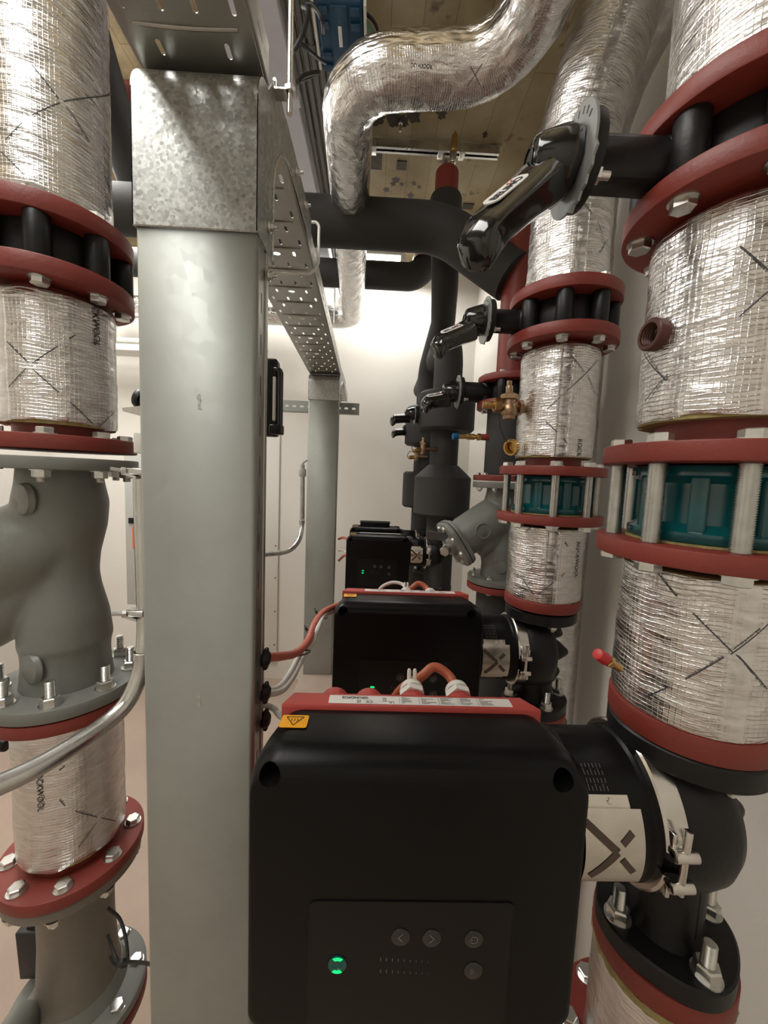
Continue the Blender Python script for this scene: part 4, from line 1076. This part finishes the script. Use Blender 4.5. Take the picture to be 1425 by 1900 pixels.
    # small pressed maker's marks
    if first:
        for py in (745, 1298):
            c = P(370, py, Yf); mb = MB(); lay_text(mb, 'oglænd', .0075, lambda u, v: _v((c.x+v, Yf-.0006, c.z-u)), 0, 'CENTER', .0002)
            put('pressed_mark', mb, M_mk, cv, 0)
    else:
        c = P(598, 1022, Yf); mb = MB(); stroke(mb, (0, -.01), (0, .01), .003, lambda u, v: _v((c.x+u, Yf-.0006, c.z+v)), 0, 1); put('pressed_mark', mb, M_tube, cv, 0)
    return root
col1 = column('wide galvanised sheet column in front, left of the pumps', YT, ZF, 1, True)
col2 = column('narrow looking far galvanised column behind the middle pump', 2.157, -1.159, 1, False)
# rubber cable grommets in the near column
for y in (1222, 1285, 1335):
    c = PX(489, y, W1+.001); mb = MB(); mb.lathe([(0, -.002), (.013, -.002), (.0145, .003), (.012, .008), (.008, .011), (0, .011)], c, (1, 0, 0), 24)
    mb.box(c+_v((.004, 0, 0)), (.008, .016, .036), bev=.004)
    put('cable_grommet', mb, M_black, col1)
# cables from the column to the middle pump
def cable(pts, r, m, label, grp=None, nm='cable'):
    mb = MB(); mb.tube(smoothpath(pts, 10), r, 16); return single(nm, mb, m, label, 'cable', grp)
g1 = PX(490, 1222, W1+.01); g2 = PX(490, 1286, W1+.01); g3_ = PX(490, 1300, W1+.01)
cable([g1-_v((.03, 0, 0)), P(520, 1218, .72), P(552, 1210, .80), P(572, 1188, .86), P(583, 1160, .90), P(596, 1140, .98), P(612, 1129, 1.06), P(640, 1118, 1.14)], .0085, M_rcable, 'red power cable sagging from near column to middle pump')
cable([g2-_v((.03, 0, 0)), P(515, 1285, .68), P(540, 1262, .75), P(560, 1225, .82), P(580, 1192, .87), P(590, 1165, .89), P(600, 1143, .98), P(612, 1137, 1.05), P(640, 1126, 1.14)], .0058, M_wcable, 'white cable tied beneath the red power cable')
cable([g2-_v((.03, 0, 0)), P(512, 1278, .69), P(536, 1252, .76), P(556, 1216, .83), P(570, 1204, .86)], .0055, M_wcable, 'second white cable starting beside the tied one')
cable([g3_-_v((.03, 0, 0)), P(503, 1312, .66), P(520, 1328, .62), P(548, 1345, .58)], .0052, M_wcable, 'white cable dropping behind the nearest pump')
for (x, y, Y, a) in ((597, 1140, .965, .5), (580, 1168, .885, 0), (563, 1208, .825, -.4)):
    c = P(x, y, Y); mb = MB(); u = _v((math.cos(a), 0, -math.sin(a)*.6)).normalized(); v = _v((0, 1, 0))
    ringp = [c+u*(.015*math.cos(2*PI*k/24))+v*(.011*math.sin(2*PI*k/24))+_v((0, 0, -.004)) for k in range(24)]; mb.tube(ringp, .0014, 8, closed=True)
    mb.box(c-u*.015+_v((0, 0, .002)), (.006, .006, .006), bev=.001); mb.tube([c-u*.015, c-u*.020+_v((0, 0, .010))], .001, 6)
    single('cable_tie', mb, M_bcable, {597: 'black cable tie highest up, nearest the middle pump', 580: 'black cable tie midway along the red cable', 563: 'black cable tie lowest, where red and white cables part'}[x], 'cable tie', 'black cable ties around the cables')
for y0, y1, m, r, lab in ((1000, 1003, M_rcable, .007, 'upper thin red cable entering the small distant pump'), (1040, 1030, M_rcable, .007, 'lower thin red cable entering the small distant pump'), (1022, 1030, M_wcable, .0045, 'thin white cable entering the small distant pump')):
    a, b = P(629, y0, 2.2), P(648, y1, 2.0); cable([a, a.lerp(b, .5)+_v((0, 0, .012)), b], r, m, lab)

# threaded hanger rod, wire bracket, black pull handle and rail behind the near column
mb = MB(); x = -.152; pr = [(.0042, PX(537, 228, x).z)]
a = PX(537, 228, x); mb.cyl((x, a.y, ZT_+.0), (x, a.y, ZC), .0042, n=16); mb.hexa((x, a.y, ZT_+.03), (0, 0, 1), .009, .008); mb.box((x-.014, a.y, ZT_+.028), (.02, .02, .003))
single('hanger_rod', mb, M_steel, 'bright steel hanger rod dropping from ceiling beside the tray', 'rod')
c_ = [P(572, 412, 1.08), P(588, 412, 1.08), P(592, 420, 1.08), P(591, 488, 1.08), P(584, 501, 1.08), P(575, 508, 1.08), P(505, 507, 1.06)]
mb = MB(); mb.tube(bendpath(c_, .012, .02, 6), .0035, 12)
single('wire_bracket', mb, M_white, 'pale wire hoop clamped around the far cable tray', 'bracket')
c = P(508, 738, .78)
mb = MB(); mb.box(c+_v((-.008, .01, .0)), (.030, .030, .150), bev=.006); pl_ = thing('pull_handle', 'black pull handle sticking out behind the near column', 'handle', c)
put('backplate', mb, M_black, pl_)
mb = MB(); mb.tube(bendpath([c+_v((0, 0, .055)), c+_v((.014, -.004, .052)), c+_v((.014, -.004, -.058)), c+_v((0, 0, -.06))], .008, .01, 6), .0052, 14); mb.box(c+_v((.006, 0, -.062)), (.028, .02, .02), bev=.004); put('grip', mb, M_gloss, pl_)
mb = MB(); mb.box(c+_v((.002, -.004, -.003)), (.006, .006, .085), bev=.002); put('inlay', mb, M_white, pl_)
a, b = P(517, 752, 2.4), P(575, 755, 2.4)
t = thing('strut_rail', 'slotted steel rail on the far wall between the two columns', 'rail', (a.x-.6, 2.4, a.z))
mb = MB(); hs = [slot(a.x-.4+.045*k, 0, .024, .012) for k in range(20)]
perforated(mb, [(a.x-.6, -.032), (b.x+.3, -.032), (b.x+.3, .032), (a.x-.6, .032)], hs, lambda u, v, w_: _v((u, 2.4+w_, (a.z+b.z)/2+v)), .002)
for zz in (-.032, .032): mb.box(((a.x-.6+b.x+.3)/2, 2.42, (a.z+b.z)/2+zz), (b.x-a.x+.9, .04, .002))
put('slotted_channel', mb, M_galv, t, 20)
mb = MB(); ca = [P(470, 1029, 1.9), P(500, 1028, 1.98), P(535, 1022, 2.08), P(554, 1003, 2.14), P(560, 975, 2.2), P(561, 930, 2.2), P(561, 862, 2.2)]
mb.tube(smoothpath(ca, 8), .0135, 20); mb.lathe([(.0135, 0), (.017, .002), (.017, .022), (.0135, .024)], P(560, 972, 2.2), (0, 0, 1), 20, caps=False)
fc = single('steel_conduit', mb, M_tube, 'thinner steel conduit curving up beside the far column', 'conduit', loc=P(561, 930, 2.2))
mb = MB(); mb.cyl(P(561, 884, 2.2), P(561, 870, 2.2), .021, n=20, bev=.002); put('end_bush', mb, M_cab, fc)
mb = MB(); mb.tube(smoothpath([P(561, 872, 2.2), P(561, 862, 2.2), P(566, 856, 2.2), P(576, 852, 2.24)], 6), .006, 10); put('grey_lead', mb, M_cab, fc)

# ------------------------------------------------------------------ third riser: red pipe, lever valve, strainer
t = thing('riser_pipe', 'red painted pipe with domed top fed by the big black pipe', 'pipe', (*c3, .40))
zt3 = P(962, 425, c3[1]).z
mb = MB(); rr = .058; pr = [(0, .42), (rr, .42), (rr, zt3-.02)]+[(rr*math.cos(PI/2*k/8), zt3-.02+.05*math.sin(PI/2*k/8)) for k in range(1, 9)]
mb.lathe(pr, (*c3, 0), (0, 0, 1), 48); put('bare_pipe', mb, M_red, t)
flange(t, *c3, .398, .424, .128, BOLTS, True, 10)
butterfly('lever valve of the third right riser, round neck', *c3, .325, .398, .213, (-.100, -.02, -.025), 10, 1.12, R=.128, square=False)
t = thing('riser_pipe', 'black insulated pipe between lever valve and grey strainer, third riser', 'pipe', (*c3, .02), 'black insulated riser pipes')
flange(t, *c3, .298, .325, .128, BOLTS, False, 10)
mb = MB(); mb.cyl((*c3, .03), (*c3, .30), .083, n=48); put('insulation', mb, M_rubber, t)
flange(t, *c3, .003, .026, .125, BOLTS, True, 30)
q = P(893, 811, 1.52)
t = thing('test_nipple', 'brass test nipple with blue cap on the third riser', 'nipple', q)
mb = MB(); e = P(850, 810, 1.50); mb.cyl(q, e, .0085, n=18); mb.cyl(q.lerp(e, .30), q.lerp(e, .62), .0115, n=18, bev=.002); mb.hexa(q.lerp(e, .05), e-q, .014, .014); put('stem', mb, M_brass, t)
mb = MB(); mb.cyl(e, e+(e-q).normalized()*.022, .0125, n=18, bev=.002); put('blue_cap', mb, M_bluec, t)
mb = MB(); mb.cyl(q+_v((.03, 0, 0)), q, .0125, n=18, bev=.001); put('socket', mb, M_red, t)
s3, bc3, dn3 = strainer('grey cast strainer with slanting bolted bonnet, third riser', c3, -.002, -.425, .88, (-.205, -.035, -.135), M_grey, .125, 10, .72, tap=True)
# blow-down cock of that strainer
e = bc3+dn3*.03; e2 = P(826, 1022, e.y-.05)
t = thing('ball_cock', 'nickel ball cock with grey lever under the strainer bonnet', 'valve', e)
mb = MB(); mb.cyl(e, e2, .016, n=24); mb.cyl(e.lerp(e2, .30), e.lerp(e2, .68), .022, n=24, bev=.003); mb.hexa(e.lerp(e2, .12), e2-e, .024, .02); mb.hexa(e.lerp(e2, .72), e2-e, .021, .03); put('cock_body', mb, M_steel, t)
h0 = e.lerp(e2, .42); a, b = P(845, 998, e.y-.03), P(792, 992, e.y-.02)
mb = MB(); dd = (b-a).normalized(); up = _v((0, -.3, 1)); up = (up-dd*up.dot(dd)).normalized(); nn = dd.cross(up)
mb.loft([[a+dd*((b-a).length*k)+up*(wd*p_)+nn*(.003*q_) for p_, q_ in ((1, 1), (-1, 1), (-1, -1), (1, -1))] for k, wd in ((-.25, .010), (0, .018), (.35, .021), (.7, .015), (1, .019))])
put('lever', mb, mat('lever_grey', (.11, .115, .11), .45, .2), t)
mb = MB(); mb.cyl(h0, a+dd*.01, .008, n=14); mb.hexa(a+dd*.006, nn, .011, .008); put('spindle', mb, M_steel, t)
t = thing('riser_pipe', 'black insulated pipe below the grey strainer, third riser', 'pipe', (*c3, -1.16), 'black insulated riser pipes lower')
flange(t, *c3, -.455, -.430, .125, BOLTS, False, 10)
mb = MB(); mb.cyl((*c3, -1.16), (*c3, -.45), .083, n=48); put('insulation', mb, M_rubber, t)
q = P(888, 1142, 1.55); mb = MB(); mb.cyl(q, q+_v((-.04, -.01, 0)), .012, n=16); mb.cyl(q+_v((-.04, -.01, 0)), q+_v((-.052, -.012, 0)), .016, n=16, bev=.002); put('nipple', mb, M_red, t)

# ------------------------------------------------------------------ black insulated pipes further back
def zc(px, py, Y): return P(px, py, Y).z
def boxed(label, c, Rp, Rb, z_top, boxes, z_bot=-1.16, top_pts=None, handle=None):
    root = thing('insulated_riser', label, 'pipe', (c[0], c[1], z_bot), 'black insulated risers at the back')
    mb = MB(); pts = [(c[0], c[1], z_bot), (c[0], c[1], z_top)]+list(top_pts or [])
    mb.tube(bendpath(pts, .16, .05, 12), Rp, 40); put('insulation', mb, M_rubber, root, 60)
    for z0, z1, ch in boxes:
        b = .012
        pr = [(0, z0), (Rb-b, z0), (Rb, z0+b), (Rb, z1-b), (Rb-b, z1)]+([(Rp+.005, z1+.05)] if ch else [])+[(0, z1+(.05 if ch else 0))]
        mb = MB(); mb.lathe(pr, (*c, 0), (0, 0, 1), 64); put('valve_jacket', mb, M_rubber, root, 30)
    return root
zb0, zb1 = zc(780, 800, c4[1]), zc(780, 728, c4[1]); zl0, zl1 = zc(775, 955, c4[1]), zc(775, 880, c4[1])
ztop4 = zc(830, 625, c4[1])
boxed('black insulated riser with two thick jackets, nearest of the back pair', c4, .070, .141, ztop4, [(zb0, zb1, False), (zl0, zl1, True)], top_pts=[(c4[0]+.02, 3.25, ztop4+.03)])
c5 = (.315, 2.50)
z50, z51 = zc(787, 827, 2.5), zc(787, 757, 2.5); z5a, z5b = zc(762, 940, 2.5), zc(762, 875, 2.5)
zq = zc(790, 690, 2.5)
boxed('black insulated riser behind the thick jacketed one, pipe swerving right', c5, .066, .130, zq, [(z50, z51, False), (z5a, z5b, False)], top_pts=[P(822, 600, 2.20), P(826, 520, 1.97), (P(828, 345, 1.95).x, 1.95, 1.2)])
# capped riser top with air vent
cr = P(828, 355, 1.95); t = thing('riser_pipe', 'capped red pipe stub with automatic air vent under ceiling', 'pipe', (cr.x, cr.y, 1.2))
z1_ = zc(830, 316, 1.95); z0_ = zc(830, 366, 1.95)
mb = MB(); mb.lathe([(0, 1.2), (.055, 1.2), (.055, z1_-.02)]+[(.055*math.cos(PI/2*k/6), z1_-.02+.035*math.sin(PI/2*k/6)) for k in range(1, 7)], (cr.x, cr.y, 0), (0, 0, 1), 40); put('bare_pipe', mb, M_red, t)
mb = MB(); mb.lathe([(.052, 1.2), (.076, 1.2), (.076, z0_-.015), (.070, z0_), (.052, z0_)], (cr.x, cr.y, 0), (0, 0, 1), 44, caps=False); put('insulation', mb, M_rubber, t)
vx = P(840, 300, 1.95); v0 = _v((vx.x, cr.y, z1_)); 
mb = MB(); mb.cyl(v0, v0+_v((0, 0, .05)), .009, n=14); mb.cyl(v0+_v((0, 0, .03)), v0+_v((.0, 0, .085)), .016, n=18, bev=.004); put('isolating_cock', mb, M_steel, t)
mb = MB(); mb.cyl(v0+_v((0, 0, .08)), v0+_v((.005, 0, .155)), .017, .015, 18, bev=.004); mb.cyl(v0+_v((.005, 0, .155)), v0+_v((.006, 0, .17)), .006, n=12); put('air_vent', mb, M_brass, t)
# big black pipe
mb = MB(); Yb = 1.74; Z_ = zc(700, 417, Yb)
xb = P(760, 420, Yb).x
endp = _v((c3[0], c3[1]-.0, P(950, 515, c3[1]).z))
pth = bendpath([(-2.4, Yb, Z_+.0), (xb+.14, Yb, Z_), endp+_v((-.02, .0, .0))], .24, .03, 16)
mb.tube(pth, .093, 56); single('insulated_pipe', mb, M_rubber, 'big black insulated pipe crossing above and dropping into red riser', 'pipe', loc=(-.4, Yb, Z_-.105))
mb = MB(); Yb2 = 2.62; Z2 = zc(700, 511, Yb2); xe = P(790, 500, Yb2).x
pth = bendpath([(-1.6, Yb2, Z2), (xe, Yb2, Z2), (xe, Yb2, Z2+.16)], .12, .03, 12); mb.tube(pth, .082, 40)
t = thing('insulated_pipe', 'black insulated pipe under the lamp, ending upward at red flange', 'pipe', (0, Yb2, Z2-.082))
put('insulation', mb, M_rubber, t, 60)
mb = MB(); mb.cyl((xe+.03, Yb2-.02, Z2+.10), (xe+.03, Yb2-.02, Z2+.125), .115, n=48, bev=.003); put('flange', mb, M_red, t)
mb = MB(); mb.lathe([(.113, 0), (.120, 0), (.120, .014), (.113, .014)], (xe+.03, Yb2-.02, Z2+.088), (0, 0, 1), 48, caps=False); put('steel_ring', mb, M_tube, t)
mb = MB(); a, b = P(180, 130, 1.5), P(262, 370, 2.1)
mb.tube([a+(a-b)*.6, a, b, b+(b-a)*.4], .075, 36); single('insulated_pipe', mb, M_rubber, 'black insulated pipe slanting between left foil pipe and near column', 'pipe')

# ------------------------------------------------------------------ foil pipe under the ceiling
Zf = 1.19; Yn = 1.16
pe = P(655, 590, 3.02); pn = P(637, 138, Yn); pr_ = P(955, 125, Yn)
mb = MB()
def fw(a, L): return .0022*noise.noise(Vector((math.cos(a)*3, math.sin(a)*3, L*26)))+.0018*noise.noise(Vector((a*3, 0, L*80)))
ze = pe.z
pth = bendpath([(pe.x-1.8, 3.02, ze), (pe.x, 3.02, ze), (pn.x+.01, Yn, pn.z), (pr_.x, Yn, pr_.z), (pr_.x+.05, .0, pr_.z+.02)], [.13, .14, .17], .008, 20)
mb.tube(pth, .077, 80, wob=fw)
t = pipe('long foil wrapped pipe zigzagging under the ceiling', (pn.x, Yn), pn.z-.1, None)
j = put('foil_jacket', mb, M_foilb, t, 70)
# printed name on its near run, upside down
yy = Yn
def rf(u, v):
    a = math.radians(38)+v/.077; return _v((P(778, 160, Yn-.06).x-u, yy-.0795*math.cos(a), .5*(pn.z+pr_.z)-.0795*math.sin(a)))
mb = MB(); V, _f = text_polys('ROCKWOOL', 1, 'CENTER', .012); sz = .062/(2*max(v[0] for v in V)); lay_text(mb, 'ROCKWOOL', sz, rf, 0, 'CENTER', .012*sz); put('printed_name', mb, M_ink, j, 0)
def band(pa, ang0, ang1, rr=.1032): pass
for (u0, v0, u1, v1) in ((-.13, .03, -.16, -.01), (-.165, .028, -.13, -.005), (-.155, -.03, -.18, -.06)):
    mb = MB(); stroke(mb, (u0, v0), (u1, v1), .0016, rf); put('pen_stroke', mb, M_mark, j, 0)
# foil pipe hugging the right wall, behind the second riser
mb = MB(); a, b = P(1168, 330, 1.55), P(1215, 60, 1.05)
pw = bendpath([(.655, 1.33, -1.7), (.655, 1.33, 1.22), (.660, -.6, 1.30)], .26, .01, 20)
mb.tube(pw, .095, 72, wob=fw); t = pipe('foil wrapped pipe along the right wall behind the second riser', (.655, 1.33), -1.7, None)
put('foil_jacket', mb, M_foil2, t, 70)

# ------------------------------------------------------------------ ceiling services at the top centre
mb = MB(); X0 = -.56; xr = -.348; zd = 1.42
mb.box(((X0+xr)/2, 2.05, zd+.10), (xr-X0, 2.1, .20), bev=.004)
for y in (1.15, 1.62, 2.4): mb.box(((X0+xr)/2, y, zd+.10), (xr-X0+.02, .03, .22), bev=.003)
single('air_duct', mb, M_duct, 'lavender grey sheet metal duct running along the ceiling', 'duct')
for k in range(5):
    x = -.322+.027*k; mb = MB(); rr = .0125
    mb.tube([_v((x+.0, .75, 1.46)), _v((x-.004, 3.27, 1.46+.002*k))], rr, 16)
    for y in (1.45, 2.4): mb.lathe([(rr, 0), (rr+.003, .002), (rr+.003, .016), (rr, .018)], (x, y, 1.46), (0, 1, 0), 16, caps=False)
    single('ceiling_conduit', mb, M_dcond, 'dark grey conduit %s in the bundle beside the duct' % ['leftmost', 'second from the left', 'middle one', 'second from the right', 'rightmost'][k], 'conduit', 'dark conduits running under the ceiling')
mb = MB(); mb.tube(smoothpath([P(545, 95, 1.1), P(562, 62, 1.1), P(572, 20, 1.15), P(562, 12, 1.2), P(580, 10, 1.2), P(597, 35, 1.2), P(600, 60, 1.25)], 10), .006, 10)
mb.tube(smoothpath([P(552, 75, 1.15), P(575, 95, 1.2), P(590, 108, 1.3), P(604, 117, 1.4)], 8), .005, 10)
single('loose_cable', mb, M_bcable, 'loose black cable curling across the duct near the blue box', 'cable')
mb = MB(); mb.tube(smoothpath([P(552, 152, 1.2), P(565, 140, 1.22), P(590, 134, 1.3), P(572, 143, 1.25), P(554, 150, 1.2)], 8), .006, 10)
single('strap_loop', mb, M_bcable, 'black strap looped round the ceiling conduits', 'strap')
c = P(634, 38, 1.42)
t = thing('junction_box', 'blue plastic box under the ceiling with a pale label', 'box', (c.x, c.y, c.z))
mb = MB(); mb.box(c, (.15, .22, .12), bev=.012); mb.box(c+_v((-.0, 0, -.062)), (.055, .20, .012), bev=.004)
for y in (-.085, -.045, .045, .085): mb.box(c+_v((-.05, y, -.062)), (.03, .02, .01), bev=.002); mb.box(c+_v((.05, y, -.062)), (.03, .02, .01), bev=.002)
put('housing', mb, M_blue, t)
mb = MB(); mb.box(c+_v((.0, -.02, -.070)), (.012, .06, .003), bev=.0014); put('label_strip', mb, M_white, t)
for sx, nm in ((-.081, 'edge_strip'), (.081, 'edge_strip')): mb = MB(); mb.box(c+_v((sx, .0, -.05)), (.009, .20, .02), bev=.002); put(nm, mb, M_white, t)
mb = MB(); mb.tube(smoothpath([P(665, 15, 1.42), P(690, 35, 1.42), P(700, 55, 1.44), P(698, 72, 1.46)], 8), .005, 10)
single('box_lead', mb, M_bcable, 'thin black lead arching out of the blue box', 'cable')
mb = MB(); mb.tube(smoothpath([P(612, -8, 1.33), P(640, 8, 1.33), P(668, 28, 1.36), P(695, 66, 1.42)], 8), .007, 10)
single('earth_cable', mb, mat('green_yellow_cable', (.10, .22, .12), .5), 'green earth cable slanting across the blue box', 'cable')
# strut channel on the ceiling
a, b = P(655, 256, 2.17), P(926, 264, 2.17); zs_ = ZC-.035
t = thing('ceiling_channel', 'short steel strut channel fixed below the ceiling', 'channel', ((a.x+b.x)/2, 2.17, zs_))
mb = MB(); Lx = b.x-a.x
for dy, dz, sy, sz_ in ((-.020, 0, .002, .04), (.020, 0, .002, .04), (0, .02, .04, .002), (-.014, -.02, .013, .002), (.014, -.02, .013, .002)): mb.box(((a.x+b.x)/2, 2.17+dy, zs_+dz), (Lx, sy, sz_))
put('channel', mb, M_tube, t)
mb = MB(); mb.box(((a.x+b.x)/2, 2.17, zs_+.015), (Lx, .030, .002)); put('channel_inside', mb, M_patch, t)
for px in (694, 818, 858):
    c = P(px, 262, 2.17); mb = MB(); mb.box((c.x, 2.17, zs_-.026), (.028, .05, .012), bev=.003); mb.box((c.x, 2.145, zs_-.01), (.024, .006, .04), bev=.002); put('rail_clamp', mb, M_zinc, t)
c = P(824, 268, 2.17); mb = MB(); mb.cyl((c.x, 2.17, zs_-.02), (c.x, 2.17, zs_-.35), .0042, n=12); put('threaded_rod', mb, M_tube, t)
c = PZ(743, 232, ZC-.02); mb = MB(); mb.cyl((c.x, c.y, ZC), (c.x, c.y, ZC-.05), .006, n=14); mb.hexa((c.x, c.y, ZC-.008), (0, 0, -1), .012, .01)
single('anchor_bolt', mb, M_zinc, 'lone anchor bolt poking out of the stained ceiling', 'bolt')
# ceiling lamp at the far end
a, b = P(560, 478, 3.02), P(744, 485, 3.02)
t = thing('ceiling_lamp', 'long lit tube lamp at the far end behind foil pipe', 'lamp', ((a.x+b.x)/2, 3.02, a.z))
mb = MB(); mb.box(((a.x+b.x)/2-.2, 3.02, a.z+.005), (b.x-a.x+.4, .09, .055), bev=.022); put('diffuser', mb, M_tubelight, t)
mb = MB(); mb.box(((a.x+b.x)/2-.2, 3.02, a.z+.042), (b.x-a.x+.44, .10, .03), bev=.004); mb.box((b.x+.015, 3.02, a.z+.01), (.05, .095, .07), bev=.012); put('lamp_housing', mb, M_white, t)
for x in (a.x+.1, b.x-.3): mb = MB(); mb.cyl((x, 3.02, a.z+.05), (x, 3.02, ZC), .006, n=10); put('suspension', mb, M_tube, t)
c = P(623, 480, 2.7); mb = MB(); mb.cyl((c.x, 2.7, P(621, 600, 2.7).z), (c.x, 2.7, ZC), .004, n=10)
single('hanger_rod', mb, M_tube, 'thin hanger rod in front of the lit lamp', 'rod')

# ------------------------------------------------------------------ far left: cabinet, lever, small pipes
a, b = P(231, 905, 2.75), P(256, 1122, 2.75)
t = thing('electrical_cabinet', 'light grey electrical cabinet with orange label behind the column', 'cabinet', (a.x+.22, 2.85, b.z))
zt_ = P(231, 830, 2.75).z
mb = MB(); mb.box((a.x+.25, 2.85, (b.z+zt_)/2), (.50, .20, zt_-b.z), bev=.004); put('enclosure', mb, M_cab, t)
c = P(243, 966, 2.745); mb = MB(); mb.box(c, (.034, .012, .040), bev=.004); put('latch', mb, M_black, t)
c = P(252, 998, 2.745); mb = MB(); mb.box(c+_v((.02, 0, 0)), (.085, .003, .155)); put('orange_label', mb, M_osign, t)
mb = MB(); mb.box((-1.6, 3.0, P(235, 650, 3.0).z), (1.5, .16, .05), bev=.01); mb.box((-1.6, 3.02, P(235, 632, 3.0).z), (1.5, .12, .02), bev=.005)
single('wall_trunking', mb, M_white, 'cream cable trunking on the far wall left of the column', 'trunking')
c = P(262, 742, 1.9)
t = thing('butterfly_valve', 'distant lever valve peeking out left of the near column', 'valve', (c.x+.3, 1.9, c.z-.03))
mb = MB(); mb.cyl((c.x+.12, 1.9, c.z), (c.x, 1.9, c.z+.0), .03, n=24, bev=.004); mb.cyl((c.x+.01, 1.9, c.z), (c.x-.02, 1.9, c.z+.01), .045, n=24, bev=.008); put('neck', mb, M_black, t)
mb = MB(); mb.prism([(-.075, .0), (.08, .03), (.16, .03), (.16, -.04), (.08, -.06), (-.07, -.02)], lambda u, v, w_: _v((c.x+u, 1.88-w_, c.z-.045+v*.8)), .006); put('index_plate', mb, M_tube, t)
mb = MB(); mb.cyl((c.x+.20, 1.9, -1.6), (c.x+.20, 1.9, 1.2), .085, n=32); put('riser', mb, M_rubber, t)
# lever valves on the back risers
for (px, py, Y, cc, zz, lab) in ((770, 768, 1.95, c4, 0, 'tiny lever valve sticking out of the near black jacket'), (762, 795, 2.50, c5, 0, 'lowest tiny lever valve sticking out behind the black jackets')):
    b = P(px, py, Y); t = thing('butterfly_valve', lab, 'valve', (cc[0], cc[1], b.z-.05), 'small lever valves at the back')
    mb = MB(); mb.cyl((cc[0]-.10, Y, b.z), (b.x+.01, Y, b.z), .040, n=24, bev=.003); put('neck', mb, M_black, t)
    lever_handle(t, (b.x, Y, b.z), (-.085, -.03, -.012), .85, False)
for (px, py, Y, lab) in ((785, 832, 1.88, 'bronze drain cock below the upper black jacket'), (772, 846, 2.40, 'smaller bronze drain cock just below and beyond its twin')):
    c = P(px, py, Y); t = thing('drain_cock', lab, 'valve', c, 'small bronze drain cocks')
    s = .9
    mb = MB(); mb.cyl(c+_v((.07, .02, 0)), c+_v((-.01, 0, 0)), .011*s, n=16); mb.cyl(c+_v((0, 0, -.03)), c+_v((0, 0, .035)), .014*s, n=18, bev=.003); mb.hexa(c+_v((0, 0, .018)), (0, 0, 1), .018*s, .012); mb.cyl(c+_v((0, 0, .03)), c+_v((0, 0, .052)), .008, n=12); put('cock_body', mb, M_bronze, t)
    mb = MB(); mb.cyl(c+_v((-.01, 0, -.008)), c+_v((-.045, -.01, -.012)), .013*s, n=16, bev=.002); put('hose_tail', mb, M_brass, t)
    mb = MB(); mb.tube(smoothpath([c+_v((-.01, -.01, .02)), c+_v((-.04, -.01, .025)), c+_v((-.055, -.01, .0)), c+_v((-.045, -.01, -.02))], 6), .002, 6); put('cap_strap', mb, M_bcable, t)
# black hose piece above the distant pump ports
